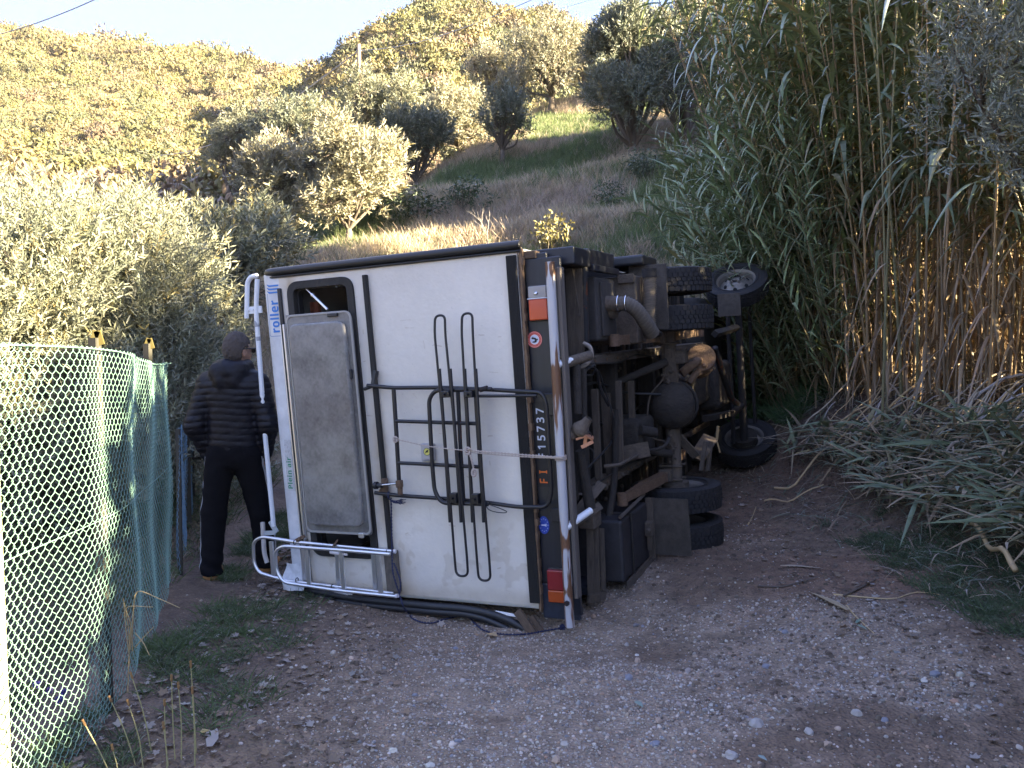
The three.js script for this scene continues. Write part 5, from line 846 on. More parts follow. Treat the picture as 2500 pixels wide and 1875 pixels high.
function oliveTree({ x, D, h, r, seed, n = 900, twigs = twigsFar, ts = 1, tone = [0.23, 0.235, 0.15], lobes = 9, low = 0.22, label, group, stems = 1, lean = 0, extra = [], sparse = 1, base }) {
  const R = rng(seed), t = thing('olive_tree', label, 'olive tree', group), z = -D; t.position.set(x, base ?? H(x, z) - 0.05, z);
  const L = []; for (let i = 0; i < lobes; i++) { const a = i / lobes * 6.283 + R() * 0.8, q = Math.sqrt(R()) * 0.72 * r, y = h * lerp(low + 0.10, 0.76, i % 3 === 0 ? 0.75 + 0.25 * R() : R()); L.push({ c: V(Math.cos(a) * q + lean * y, y, Math.sin(a) * q), r: r * (0.24 + 0.22 * R()) * (y > h * 0.7 ? 0.8 : 1) }); }
  for (let i = 0; i < lobes * 0.8; i++) { const l = L[Math.floor(R() * lobes)], q = l.c.clone().add(V((R() - 0.5) * l.r * 1.4, l.r * (0.45 + 0.5 * R()), (R() - 0.5) * l.r * 1.4)); L.push({ c: q, r: r * (0.09 + 0.07 * R()), tall: 2.2 }); }
  L.push({ c: V(lean * h * 0.9, h * 0.78, 0), r: r * 0.28 }, ...extra.map(([a, b, c, q]) => ({ c: V(a, b, c), r: q })));
  const wood = [], fork = V(lean * h * 0.15, h * low * 0.8, 0);
  for (let s = 0; s < stems; s++) { const o = s ? V(0.25 * (R() - 0.5), 0, 0.2 * (R() - 0.5)) : V(0, 0, 0), pts = [o, o.clone().lerp(fork, 0.5).add(V(0.06 * (R() - 0.5) * h * 0.3, 0, 0.05)), fork]; const P = new THREE.CatmullRomCurve3(pts).getPoints(8); wood.push(sweep(P, 1, 8, (k) => h * lerp(0.034, 0.022, k) * (1 + 0.12 * Math.sin(k * 17)))); }
  part(t, 'trunk', wood, bark);
  const limbs = L.map(({ c }) => { const m = fork.clone().lerp(c, 0.5).add(V((R() - 0.5) * r * 0.5, (R() - 0.3) * h * 0.14, (R() - 0.5) * r * 0.5)); return sweep(new THREE.CatmullRomCurve3([fork, m, c]).getPoints(8), 1, 6, (k) => h * lerp(0.015, 0.004, k)); });
  for (const { c, r: q } of L) for (let k = 0; k < 5; k++) { const d = rdir(R); limbs.push(sweep([c.clone(), c.clone().addScaledVector(d, q * 0.5).add(V(0, 0.05 * q, 0)), c.clone().addScaledVector(d, q * 0.95).add(V(0, 0.2 * q, 0))], 1, 4, (s) => h * lerp(0.005, 0.0015, s))); }
  part(t, 'limbs', limbs, bark).userData.kind = 'stuff';
  const mats = twigs.map(() => []), cols = twigs.map(() => []), vol = L.map((l) => l.r ** 2 * (l.tall ?? 1)), tot = vol.reduce((a, b) => a + b, 0);
  const shades = L.map(() => 0.85 + 0.3 * R());
  L.forEach(({ c, r: q, tall = 1 }, li) => { const m = Math.round(n * vol[li] / tot * sparse); for (let i = 0; i < m; i++) {
    const d = rdir(R); if (d.y < -0.3 && R() < 0.5) d.y *= -1; const p = c.clone().addScaledVector(d, q * (0.35 + 0.7 * Math.sqrt(R()))); p.y += (tall - 1) * (p.y - c.y) + 0.1 * q * noise(p.x * 3 + seed, p.y * 3, p.z * 3);
    const o = d.multiplyScalar(0.7).add(V(0, 0.65, 0)).add(rdir(R).multiplyScalar(0.5)).normalize(), k = Math.floor(R() * twigs.length), s = ts * (0.7 + 0.6 * R());
    mats[k].push(new THREE.Matrix4().compose(p, upTo(o).multiply(new THREE.Quaternion().setFromAxisAngle(V(0, 1, 0), R() * 6.3)), V(s, s, s)));
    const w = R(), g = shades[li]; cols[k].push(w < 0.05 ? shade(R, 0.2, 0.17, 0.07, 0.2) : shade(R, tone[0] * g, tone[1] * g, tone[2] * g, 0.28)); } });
  twigs.forEach((g, k) => instanced(t, 'crown', g, oliveLeaf, mats[k], cols[k]));
  return t;
}
// height so that the crown's top shows at row py
const topAtRow = (x, D, py) => EYE + (845 - py) / FPX * D - H(x, -D);
const colX = (px, D) => (px - 1250) / FPX * D;
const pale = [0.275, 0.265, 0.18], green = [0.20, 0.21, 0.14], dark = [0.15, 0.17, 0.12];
const OLIVES = [
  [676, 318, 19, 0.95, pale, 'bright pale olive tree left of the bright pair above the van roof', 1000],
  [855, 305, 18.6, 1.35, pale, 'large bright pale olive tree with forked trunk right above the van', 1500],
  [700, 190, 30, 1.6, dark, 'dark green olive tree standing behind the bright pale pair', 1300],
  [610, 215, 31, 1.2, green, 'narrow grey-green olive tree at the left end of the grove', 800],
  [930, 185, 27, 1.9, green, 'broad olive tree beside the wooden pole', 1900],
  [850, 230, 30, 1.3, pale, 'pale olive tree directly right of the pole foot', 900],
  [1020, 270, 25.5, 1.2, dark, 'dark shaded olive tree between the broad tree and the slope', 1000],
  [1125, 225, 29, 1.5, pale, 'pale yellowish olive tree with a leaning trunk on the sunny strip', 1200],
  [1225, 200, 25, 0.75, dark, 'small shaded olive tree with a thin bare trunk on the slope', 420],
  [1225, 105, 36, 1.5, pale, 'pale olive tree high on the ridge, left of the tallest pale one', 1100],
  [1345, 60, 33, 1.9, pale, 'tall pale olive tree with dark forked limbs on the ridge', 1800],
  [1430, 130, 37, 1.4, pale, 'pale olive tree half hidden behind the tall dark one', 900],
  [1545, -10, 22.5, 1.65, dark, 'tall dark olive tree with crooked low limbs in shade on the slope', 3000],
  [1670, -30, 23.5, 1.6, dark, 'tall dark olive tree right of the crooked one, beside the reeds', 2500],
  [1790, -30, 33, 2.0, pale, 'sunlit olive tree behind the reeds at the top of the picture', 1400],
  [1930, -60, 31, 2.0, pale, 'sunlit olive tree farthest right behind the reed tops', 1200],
];
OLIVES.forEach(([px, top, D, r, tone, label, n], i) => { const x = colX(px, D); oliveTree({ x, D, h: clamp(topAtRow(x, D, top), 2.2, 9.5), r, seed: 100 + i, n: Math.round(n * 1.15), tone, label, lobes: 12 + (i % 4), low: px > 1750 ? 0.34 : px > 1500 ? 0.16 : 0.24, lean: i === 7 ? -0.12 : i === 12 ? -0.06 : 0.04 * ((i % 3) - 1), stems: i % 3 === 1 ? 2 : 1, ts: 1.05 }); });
// the big olive behind the fence, near enough to tell its leaves, and its neighbour at the picture's edge
oliveTree({ x: -4.25, D: 7.8, h: 3.05, r: 1.75, seed: 201, n: 11500, twigs: twigsNear, ts: 1.1, tone: [0.20, 0.215, 0.15], lobes: 15, low: 0.12, stems: 3, label: 'big bushy grey-green olive tree right behind the chain-link fence', extra: [[0.9, 0.9, 1.0, 0.6], [1.2, 1.25, 0.4, 0.5], [0.3, 0.7, 1.2, 0.7], [-0.6, 0.8, 1.2, 0.7], [0.2, 1.5, 1.1, 0.75], [1.35, 0.6, -0.1, 0.45], [-1.2, 1.0, 1.0, 0.7]] });
oliveTree({ x: -5.6, D: 8.2, h: 2.75, r: 1.6, seed: 202, n: 7000, twigs: twigsNear, ts: 1.1, tone: [0.20, 0.215, 0.15], lobes: 12, low: 0.12, stems: 2, label: 'olive tree cut by the left edge of the picture behind the fence', extra: [[1.2, 0.8, 1.2, 0.7], [0.4, 1.2, 1.4, 0.7]] });
oliveTree({ x: -6.6, D: 12.5, h: 2.0, r: 1.5, seed: 203, n: 2600, tone: pale, lobes: 11, low: 0.15, label: 'pale olive tree showing just above the big bushy one on the left' });
oliveTree({ x: -4.6, D: 13.5, h: 2.2, r: 1.2, seed: 204, n: 1200, tone: green, lobes: 8, low: 0.15, label: 'low olive tree behind the right flank of the big bushy one' });
// an olive reaching in from the right, with dark fruit
{
  const t = oliveTree({ x: 4.15, D: 5.1, h: 3.4, r: 0.9, seed: 205, n: 1500, twigs: twigsNear, ts: 1.0, tone: [0.20, 0.22, 0.17], lobes: 4, low: 0.3, lean: -0.1, label: 'olive tree with dark fruit reaching in over the reeds from the right edge', extra: [[-1.35, 1.95, 0.1, 0.35], [-1.0, 2.4, 0.2, 0.55], [-0.9, 1.7, 0.3, 0.45], [-0.5, 2.1, 0.5, 0.6], [-1.2, 2.75, 0.1, 0.35]] });
  const R = rng(9), ms = []; for (let i = 0; i < 110; i++) ms.push(mm(V(-0.9 + 0.9 * R(), 1.5 + 1.3 * R(), 0.1 + 0.5 * R()), 0.011 + 0.004 * R(), 0, 0, 0, 1.35));
  instanced(t, 'fruit', new THREE.SphereGeometry(1, 8, 6), mat([0.02, 0.015, 0.04], 0.35), ms);
}
// ---- giant reeds
const reedStemM = mat([0.29, 0.205, 0.105], 0.7, 0, { map: dustMap }), reedGreenM = mat([0.17, 0.155, 0.075], 0.7), reedLeafM = new THREE.MeshPhysicalMaterial({ color: lin(0.20, 0.255, 0.14), roughness: 0.5, transmission: 0.35, thickness: 0, side: THREE.DoubleSide }), reedPaleM = new THREE.MeshPhysicalMaterial({ color: lin(0.23, 0.30, 0.19), roughness: 0.5, transmission: 0.35, thickness: 0, side: THREE.DoubleSide }), reedDryM = new THREE.MeshPhysicalMaterial({ color: lin(0.28, 0.20, 0.11), roughness: 0.8, transmission: 0.3, thickness: 0, side: THREE.DoubleSide });
const bladeGeo = (seed, len, wid, droop, rise) => { const R = rng(seed), b = new Bag(); b.blade(V(0, 0, 0), V(1, rise, 0).normalize(), len, wid, V(0, 1, 0.2 * (R() - 0.5)), droop, 7, 0.35); return b.geo(); };
const reedBlades = [bladeGeo(1, 0.48, 0.052, 0.35, 0.8), bladeGeo(2, 0.58, 0.060, 0.7, 0.7), bladeGeo(3, 0.42, 0.044, 0.15, 1.1), bladeGeo(4, 0.66, 0.056, 1.0, 0.6), bladeGeo(5, 0.36, 0.042, 0.5, 0.4)];
const dryBlades = [bladeGeo(6, 0.35, 0.03, 1.6, 0.2), bladeGeo(7, 0.42, 0.026, 2.2, 0.4), bladeGeo(8, 0.28, 0.03, 1.2, -0.3)];
function caneShape(R, h, leanX, leanZ, curl) { const P = []; for (let i = 0; i <= 22; i++) { const t = i / 22; P.push(V(leanX * h * (t * 0.45 + curl * t * t), h * t * (1 - 0.12 * curl * t), leanZ * h * (t * 0.45 + curl * t * t))); } return P; }
const caneStem = (P, r) => sweep(P, r, 7, (t) => r * (1 - 0.72 * t) * (1 + 0.13 * Math.exp(-(((t * 11) % 1 - 0.5) ** 2) / 0.004)));
function caneLeaves(R, P, n, from, fn) { for (let i = 0; i < n; i++) { const t = lerp(from, 0.99, (i + 0.3 * R()) / n), f = t * 22, k = Math.min(21, Math.floor(f)), p = P[k].clone().lerp(P[k + 1], f - k), d = V().subVectors(P[k + 1], P[k]).normalize(); fn(p, d, i, t); } }
{
  // canes that can be told apart: at the face of the thicket and at its leaning left end
  const R = rng(31), spots = [];
  for (let i = 0; i < 46; i++) {
    const left = i < 18, D = left ? 8.4 + 2.4 * R() : 6.9 + 1.4 * R();
    const px = left ? 1890 + 170 * R() : 2110 + 400 * (i - 18) / 27 + 25 * R();
    spots.push({ x: colX(px, D), D, h: left ? 2.6 + 1.7 * R() : 4.2 + 1.5 * R(), lx: left ? -0.08 - 0.40 * R() * R() : -0.20 + 0.24 * R(), lz: 0.1 * (R() - 0.2), left });
  }
  const ORD = 'first second third fourth fifth sixth seventh eighth ninth tenth eleventh twelfth thirteenth fourteenth fifteenth sixteenth seventeenth eighteenth nineteenth twentieth'.split(' '), ord = (n) => (n < 20 ? ORD[n] : 'twenty-' + ORD[n - 20]);
  for (const l of [true, false]) spots.filter((s) => s.left === l).sort((a, b) => a.x / a.D - b.x / b.D).forEach((s, k) => { s.n = ord(k); });
  spots.forEach((s, i) => {
    const t = thing('giant_reed', s.left ? `${s.n} giant reed cane from the left among those leaning out leftwards` : `${s.n} giant reed cane from the left along the open face of the thicket`, 'reed', s.left ? 'reed canes leaning out at the left end' : 'reed canes at the face of the thicket'); t.position.set(s.x, H(s.x, -s.D) - 0.03, -s.D);
    const P = caneShape(R, s.h, s.lx, s.lz, 0.35 + 0.3 * R()); part(t, 'stem', caneStem(P, 0.0115 + 0.004 * R()), !s.left && R() < 0.3 ? reedGreenM : reedStemM);
    caneLeaves(R, P, s.left ? 20 : 15, s.left ? 0.38 : 0.46, (p, d, k) => { const m = new THREE.Mesh(reedBlades[Math.floor(R() * 5)], R() < 0.4 ? reedPaleM : reedLeafM); m.name = 'leaf'; m.castShadow = true; m.position.copy(p); m.quaternion.copy(upTo(d)).multiply(new THREE.Quaternion().setFromAxisAngle(V(0, 1, 0), (k % 2) * Math.PI + (R() - 0.5) * 1.6 + i)); const q = 0.65 + 0.6 * R(); m.scale.set(q, q, q); t.add(m); });
    for (let k = 0; k < 4; k++) { const f = 3 + 7 * R(), p = P[Math.floor(f)], m = new THREE.Mesh(dryBlades[Math.floor(R() * 3)], reedDryM); m.name = 'dry_leaf'; m.position.copy(p); m.rotation.y = R() * 6.3; m.castShadow = true; t.add(m); }
  });
  // the mass behind them
  const V4 = [0, 1, 2, 3, 4].map((k) => { const Q = rng(60 + k), h = 4.6, P = caneShape(Q, h, 0.06 * (k - 2), 0.05 * (Q() - 0.5), 0.25), b = [], dry = []; caneLeaves(Q, P, 30, 0.33, (p, d, i) => { const g = reedBlades[Math.floor(Q() * 5)].clone(), q = 0.65 + 0.55 * Q(); g.applyMatrix4(new THREE.Matrix4().compose(p, upTo(d).multiply(new THREE.Quaternion().setFromAxisAngle(V(0, 1, 0), i * Math.PI + (Q() - 0.5) * 1.9)), V(q, q, q))); b.push(g); }); for (let i = 0; i < 8; i++) { const p = P[Math.floor(1 + 10 * Q())], g = dryBlades[Math.floor(Q() * 3)].clone(); g.rotateY(Q() * 6.3).translate(p.x, p.y, p.z); dry.push(g); } return { stem: caneStem(P, 0.011), leaf: merge(b), dry: merge(dry) }; });
  const sets = V4.map(() => [[], [], [], []]), whiteLeaf = leafMat(0.35, 0.5), whiteStem = mat([1, 1, 1], 0.7, 0, { map: dustMap });
  for (let i = 0; i < 950; i++) {
    const D = 3.2 + 10 * R(), foot = Math.max(lerp(3.55, 3.25, sm(6.2, 8.6, D)) + 0.22 * Math.max(0, D - 9.5), D < 6.2 ? 0.66 * D + 0.2 : 0), x = foot + 2.7 * Math.pow(R(), 1.4);
    const k = Math.floor(R() * 5), edge = sm(1.0, 0, x - foot) * sm(7.2, 9, D), s = (0.82 + 0.4 * R()) * lerp(0.58, 1, sm(5.2, 7, D));
    const m = mm(footOn(x, -D, -0.05), s, R() * 6.3, edge * (0.06 + 0.34 * R() * R()) + 0.10 * R(), edge > 0.2 ? Math.PI / 2 + 0.6 * (R() - 0.5) : R() * 6.3); sets[k][0].push(m);
    sets[k][1].push(shade(R, 0.33, 0.235, 0.13, 0.35)); sets[k][2].push(R() < 0.12 ? shade(R, 0.27, 0.235, 0.09, 0.2) : shade(R, 0.215, 0.27, 0.135, 0.3)); sets[k][3].push(shade(R, 0.33, 0.24, 0.14, 0.35));
  }
  const L4 = [0, 1, 2].map((k) => { const Q = rng(160 + k), P = caneShape(Q, 3.0, 0.12 * (k - 1), 0.1 * (Q() - 0.5), 0.35), b = []; caneLeaves(Q, P, 34, 0.10, (p, d, i) => { const g = reedBlades[[0, 2, 4, 2][i % 4]].clone(), q = 0.7 + 0.55 * Q(); g.applyMatrix4(new THREE.Matrix4().compose(p, upTo(d).multiply(new THREE.Quaternion().setFromAxisAngle(V(0, 1, 0), i * Math.PI + (Q() - 0.5) * 2.4)), V(q, q, q * 0.8))); b.push(g); }); return { stem: caneStem(P, 0.008), leaf: merge(b) }; });
  const LS = L4.map(() => [[], [], []]);
  for (let i = 0; i < 560; i++) { const D = 8.0 + 4.2 * R(), lo = 2.75 + 0.2 * Math.max(0, D - 9.5), x = lo + 0.15 + 2.2 * R() * R(), k = i % 3; if (D < 8.7 && x < 3.1) continue; LS[k][0].push(mm(footOn(x, -D, 0.9 * R() * R()), (0.62 + 0.45 * R()) * lerp(0.9, 1.3, sm(0.2, 1.6, x - lo)), R() * 6.3, lerp(0.18 + 0.42 * R(), 0.15 * R(), sm(0.4, 1.6, x - lo)), Math.PI / 2 + 0.9 * (R() - 0.5))); LS[k][1].push(shade(R, 0.2, 0.17, 0.09, 0.3)); LS[k][2].push(R() < 0.1 ? shade(R, 0.25, 0.23, 0.09, 0.2) : shade(R, 0.22, 0.285, 0.125, 0.3)); }
  const t = thing('reed_thicket', 'dense thicket of giant reeds on the bank along the right side', 'reeds'); t.userData.kind = 'stuff';
  V4.forEach((g, k) => { instanced(t, 'stems', g.stem, whiteStem, sets[k][0], sets[k][1]); instanced(t, 'leaves', g.leaf, whiteLeaf, sets[k][0], sets[k][2]); instanced(t, 'dry_leaves', g.dry, whiteLeaf, sets[k][0], sets[k][3]); });
  L4.forEach((g, k) => { instanced(t, 'stems', g.stem, whiteStem, LS[k][0], LS[k][1]); instanced(t, 'leaves', g.leaf, whiteLeaf, LS[k][0], LS[k][2]); });
}
// ---------------------------------------------------------------- shrubs, pole, wires, cut reeds, weeds, stones
const leafyBush = (seed, n, len, wid, lobes = 5, flat = 1) => { const R = rng(seed), b = new Bag(), L = []; for (let i = 0; i < lobes; i++) { const a = R() * 6.3, r = 0.5 * Math.sqrt(R()); L.push([V(Math.cos(a) * r, (0.35 + 0.5 * R()) * flat, Math.sin(a) * r), 0.25 + 0.2 * R()]); } for (let i = 0; i < n; i++) { const [c, r] = L[Math.floor(R() * lobes)], d = rdir(R), p = c.clone().addScaledVector(d, r * (0.5 + 0.55 * R())); b.blade(p, rdir(R).addScaledVector(d, 0.7).normalize(), len * (0.7 + 0.6 * R()), wid, rdir(R), 0.2, 2); } return b.geo(); };
{
  // brambles on the bank where it runs on past the right edge of the picture
  const R = rng(41), g = [leafyBush(1, 900, 0.09, 0.05), leafyBush(2, 900, 0.10, 0.05)], S = g.map(() => [[], []]);
  for (let i = 0; i < 190; i++) { const D = -7 + 11.2 * R(), x = 3.25 + 0.12 * Math.max(0, 4 - D) * 0.5 + 3.2 * R(); if (x < D * 0.66 + 1.5) continue; const k = i % 2; S[k][0].push(mm(footOn(x, -D, -0.15), (1.05 + 0.65 * R()) * lerp(0.78, 1.4, sm(0.6, 2.8, D)), R() * 6, 0.2 * R(), R() * 6)); S[k][1].push(shade(R, 0.09, 0.12, 0.05, 0.3)); }
  g.forEach((q, k) => tag(instanced(scene, 'brambles', q, grassMat, ...S[k]), 'bramble thicket running along the bank past the right edge', 'brambles', 'brambles on the bank', 'stuff'));
  // shrubs that stand alone
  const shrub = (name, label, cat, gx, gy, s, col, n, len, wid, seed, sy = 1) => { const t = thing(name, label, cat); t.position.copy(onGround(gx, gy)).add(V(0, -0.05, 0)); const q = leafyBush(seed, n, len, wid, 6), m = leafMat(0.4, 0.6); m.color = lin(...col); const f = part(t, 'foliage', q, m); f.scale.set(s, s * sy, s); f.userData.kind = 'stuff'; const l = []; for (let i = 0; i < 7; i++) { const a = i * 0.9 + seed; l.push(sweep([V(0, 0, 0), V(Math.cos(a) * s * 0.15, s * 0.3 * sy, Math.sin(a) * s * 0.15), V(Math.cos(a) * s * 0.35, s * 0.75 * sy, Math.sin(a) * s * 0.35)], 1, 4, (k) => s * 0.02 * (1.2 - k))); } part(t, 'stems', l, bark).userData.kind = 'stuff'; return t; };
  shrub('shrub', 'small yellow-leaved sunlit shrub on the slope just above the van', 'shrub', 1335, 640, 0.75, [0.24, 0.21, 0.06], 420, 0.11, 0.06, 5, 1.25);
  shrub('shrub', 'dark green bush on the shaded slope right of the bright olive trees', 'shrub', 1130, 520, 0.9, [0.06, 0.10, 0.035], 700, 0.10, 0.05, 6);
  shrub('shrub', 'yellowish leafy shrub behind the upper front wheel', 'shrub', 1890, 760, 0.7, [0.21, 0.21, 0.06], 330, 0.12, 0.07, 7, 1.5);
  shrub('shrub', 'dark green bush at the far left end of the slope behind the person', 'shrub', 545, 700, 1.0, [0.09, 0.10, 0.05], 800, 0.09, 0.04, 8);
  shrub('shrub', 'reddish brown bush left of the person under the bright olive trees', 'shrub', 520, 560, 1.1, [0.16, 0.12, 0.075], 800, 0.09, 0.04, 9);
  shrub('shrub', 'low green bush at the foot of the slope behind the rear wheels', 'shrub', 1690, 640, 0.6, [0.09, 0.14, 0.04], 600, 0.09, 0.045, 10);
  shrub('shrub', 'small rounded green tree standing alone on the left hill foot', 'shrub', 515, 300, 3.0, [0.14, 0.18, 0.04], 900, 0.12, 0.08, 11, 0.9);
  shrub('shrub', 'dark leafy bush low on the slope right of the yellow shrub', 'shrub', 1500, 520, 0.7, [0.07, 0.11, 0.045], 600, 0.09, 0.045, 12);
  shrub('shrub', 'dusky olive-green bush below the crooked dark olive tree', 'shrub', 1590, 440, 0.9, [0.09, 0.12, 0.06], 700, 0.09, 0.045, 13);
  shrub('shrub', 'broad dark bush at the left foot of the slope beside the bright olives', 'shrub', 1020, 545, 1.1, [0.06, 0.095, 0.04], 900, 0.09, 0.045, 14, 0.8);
  // bare sapling
  const sap = thing('bare_sapling', 'thin bare sapling standing just above the van roof edge', 'sapling'); sap.position.copy(onGround(1192, 612)).add(V(0, -0.05, 0)); const l = []; const grow = (p, d, len, r, n) => { const q = p.clone().addScaledVector(d, len); l.push(sweep([p, p.clone().lerp(q, 0.5).add(V(0.01, 0, 0)), q], 1, 5, (k) => r * (1 - 0.4 * k))); if (n) for (let i = 0; i < 3; i++) grow(q.clone().lerp(p, 0.3 * R()), d.clone().addScaledVector(rdir(R), 0.55).add(V(0, 0.15, 0)).normalize(), len * (0.55 + 0.2 * R()), r * 0.6, n - 1); }; grow(V(0, 0, 0), V(-0.05, 1, 0).normalize(), 0.42, 0.007, 3); part(sap, 'stem', l.splice(0, 1), mat([0.4, 0.37, 0.33], 0.9)); part(sap, 'twigs', l, mat([0.4, 0.37, 0.33], 0.9)).userData.kind = 'stuff';
  // tall dry grass clump by the roof rail
  const st = thing('dry_grass_clump', 'clump of tall reddish dry grass left of the roof rail', 'grass clump'); const sp = onGround(588, 775); st.position.copy(sp); const tb = new Bag(); for (let i = 0; i < 90; i++) { const a = R() * 6.3; tb.blade(V(0.1 * (R() - 0.5), 0, 0.1 * (R() - 0.5)), V(Math.cos(a) * 0.4 - 0.15, 1, Math.sin(a) * 0.4).normalize(), 0.7 + 0.6 * R(), 0.014, V(Math.sin(a), 0, Math.cos(a)), 0.25 + 0.3 * R(), 4); } const tm = leafMat(0.3, 0.8); tm.color = lin(0.36, 0.22, 0.12); part(st, 'blades', tb.geo(), tm).userData.kind = 'stuff';
}
{
  // wooden pole with its wires
  const D = 40, p = atDepth(876, 108, D), b = V(p.x + 0.12, H(p.x, -D), -D), t = thing('utility_pole', 'bare wooden utility pole among the olive trees', 'pole');
  t.position.copy(b); part(t, 'shaft', rod(V(0, -0.3, 0), V(p.x - b.x, p.y - b.y, 0), 0.12, 0.085, 12), mat([0.5, 0.40, 0.30], 0.85, 0, { map: dustMap }));
  part(t, 'insulator', [rod(V(p.x - b.x - 0.12, p.y - b.y - 0.3, 0), V(p.x - b.x + 0.14, p.y - b.y - 0.3, 0), 0.03)], mat([0.4, 0.4, 0.42], 0.5));
  part(t, 'stay_wire', rod(V(p.x - b.x, p.y - b.y - 0.4, 0), V(-0.75, (845 - 235) / FPX * D + EYE - b.y, 0.2), 0.012), mat([0.45, 0.42, 0.4], 0.6));
  const wireM = mat([0.35, 0.36, 0.4], 0.6), wire = (a, c, sag, label, r = 0.012) => { const m = a.clone().lerp(c, 0.5); m.y -= sag; part(scene, 'overhead_wire', tube([a, a.clone().lerp(m, 0.5).add(V(0, -sag * 0.22, 0)), m, m.clone().lerp(c, 0.5).add(V(0, -sag * 0.22, 0)), c], r, 60, 5), wireM); return tag(scene.children[scene.children.length - 1], label, 'wire', 'overhead wires'); };
  const top = p.clone().add(V(0, -0.3, 0));
  wire(top, atDepth(1330, -14, 22), 0.35, 'overhead wire rising from the pole to the upper right across the wooded hill', 0.012);
  wire(top, atDepth(390, 380, 75), 1.2, 'overhead wire running from the pole down to the lower left', 0.028);
  wire(atDepth(-60, 98, 18), atDepth(260, -14, 15), 0.08, 'overhead wire crossing the sky in the upper left corner', 0.011);
  wire(atDepth(1330, 30, 40), atDepth(1480, -14, 38), 0.05, 'thin overhead wire crossing the blue sky above the ridge', 0.01);
}
{
  // cut reeds heaped at the foot of the bank
  const R = rng(51), heap = thing('cut_reed_heap', 'heap of freshly cut reed stems and leaves at the foot of the bank', 'reed heap');
  const spot = () => { const k = R(); const px = 1920 + 620 * R(), py = lerp(1050, 1440, R()); return [px, py]; };
  const inHeap = (px, py) => py > 1105 - (px - 1900) * 0.06 && py < 1130 + (px - 1900) * 0.5;
  const stemM = [mat([0.44, 0.32, 0.17], 0.7), mat([0.40, 0.34, 0.25], 0.8), mat([0.36, 0.33, 0.31], 0.8)], lm = [reedLeafM, reedLeafM, reedPaleM, reedDryM];
  const pileH = (x, z) => H(x, z) + 0.16 * sm(2.2, 2.9, x) * (0.4 + fbm(x * 3, z * 3, 3));
  const stem = (a, b, r, m, lift = 0.03) => { const P = []; for (let i = 0; i <= 10; i++) { const p = a.clone().lerp(b, i / 10); p.y = pileH(p.x, p.z) + r + lift + 0.02 * Math.sin(i + a.x * 9); P.push(p); } P[0].y -= 0.0; return part(heap, 'stem', sweep(P, r, 8, (t) => r * (1 - 0.3 * t) * (1 + 0.12 * Math.exp(-(((t * 5) % 1 - 0.5) ** 2) / 0.003))), m); };
  const S = (x0, y0, x1, y1, r, k, l) => stem(onGround(x0, y0), onGround(x1, y1), r, stemM[k], l);
  S(1890, 1215, 2062, 1112, 0.010, 0, 0.05); S(1865, 1235, 2010, 1218, 0.007, 0, 0.03); S(2478, 1462, 2370, 1345, 0.016, 0, 0.02); S(2490, 1380, 2370, 1270, 0.014, 1, 0.05); S(2500, 1300, 2420, 1295, 0.014, 0, 0.06); S(2500, 1350, 2440, 1325, 0.012, 0, 0.05); S(2100, 1175, 2420, 1285, 0.005, 1, 0.09); S(2500, 1140, 2440, 1138, 0.015, 1, 0.05); S(2210, 1100, 2228, 1146, 0.010, 0, 0.1);
  for (let i = 0; i < 190; i++) { const [px, py] = spot(); if (!inHeap(px, py)) continue; const a = onGround(px, py), ang = -0.5 + 1.3 * (R() - 0.3), L = 0.4 + 1.1 * R(); stem(a, a.clone().add(V(Math.cos(ang) * L, 0, Math.sin(ang) * L * 0.8)), 0.004 + 0.008 * R() * R(), stemM[Math.floor(R() * 3)], 0.02 + 0.08 * R()); }
  const blades = reedBlades.concat(dryBlades.slice(0, 2)); const flat = [bladeGeo(21, 0.5, 0.05, 0.25, 0.25), bladeGeo(22, 0.62, 0.055, 0.12, 0.1), bladeGeo(23, 0.4, 0.045, 0.4, 0.4), bladeGeo(24, 0.7, 0.04, 0.1, 0.02)], flatDry = [bladeGeo(25, 0.4, 0.03, 0.6, 0.5), bladeGeo(26, 0.55, 0.025, 0.1, 0.1)]; let n = 0;
  for (let i = 0; i < 1500 && n < 298; i++) { const [px, py] = spot(); if (!inHeap(px, py)) continue; n++; const p = onGround(px, py); const dry = R() < 0.36, g = dry ? flatDry[Math.floor(R() * 2)] : flat[Math.floor(R() * 4)], m = new THREE.Mesh(g, dry ? reedDryM : lm[Math.floor(R() * 3)]); m.name = dry ? 'dry_leaf' : 'leaf'; m.position.set(p.x, pileH(p.x, p.z) + 0.04 + 0.10 * R(), p.z); m.rotation.set((R() - 0.5) * 1.3, R() * 6.3, (R() - 0.55) * 0.5); const q = 0.5 + 0.5 * R(); m.scale.setScalar(q); m.castShadow = true; heap.add(m); }
  const more = [0, 1, 2].map(() => [[], []]); for (let i = 0; i < 3600; i++) { const [px, py] = spot(); if (!inHeap(px, py)) continue; const p = onGround(px, py), k = [0, 1, 2, 1, 0, 1, 2][i % 7], q = 0.3 + 0.5 * R(); more[k][0].push(new THREE.Matrix4().compose(V(p.x, pileH(p.x, p.z) + 0.02 + 0.1 * R(), p.z), new THREE.Quaternion().setFromEuler(E((R() - 0.5) * 1.4, R() * 6.3, (R() - 0.5) * 0.5)), V(q, q, q))); more[k][1].push(k === 1 || R() < 0.12 ? shade(R, 0.36, 0.28, 0.18, 0.35) : R() < 0.3 ? shade(R, 0.27, 0.24, 0.12, 0.3) : shade(R, 0.165, 0.205, 0.115, 0.4)); }
  [flat[0], flatDry[1], flat[2]].forEach((g, k) => instanced(heap, 'loose_leaves', g, grassMat, ...more[k]));
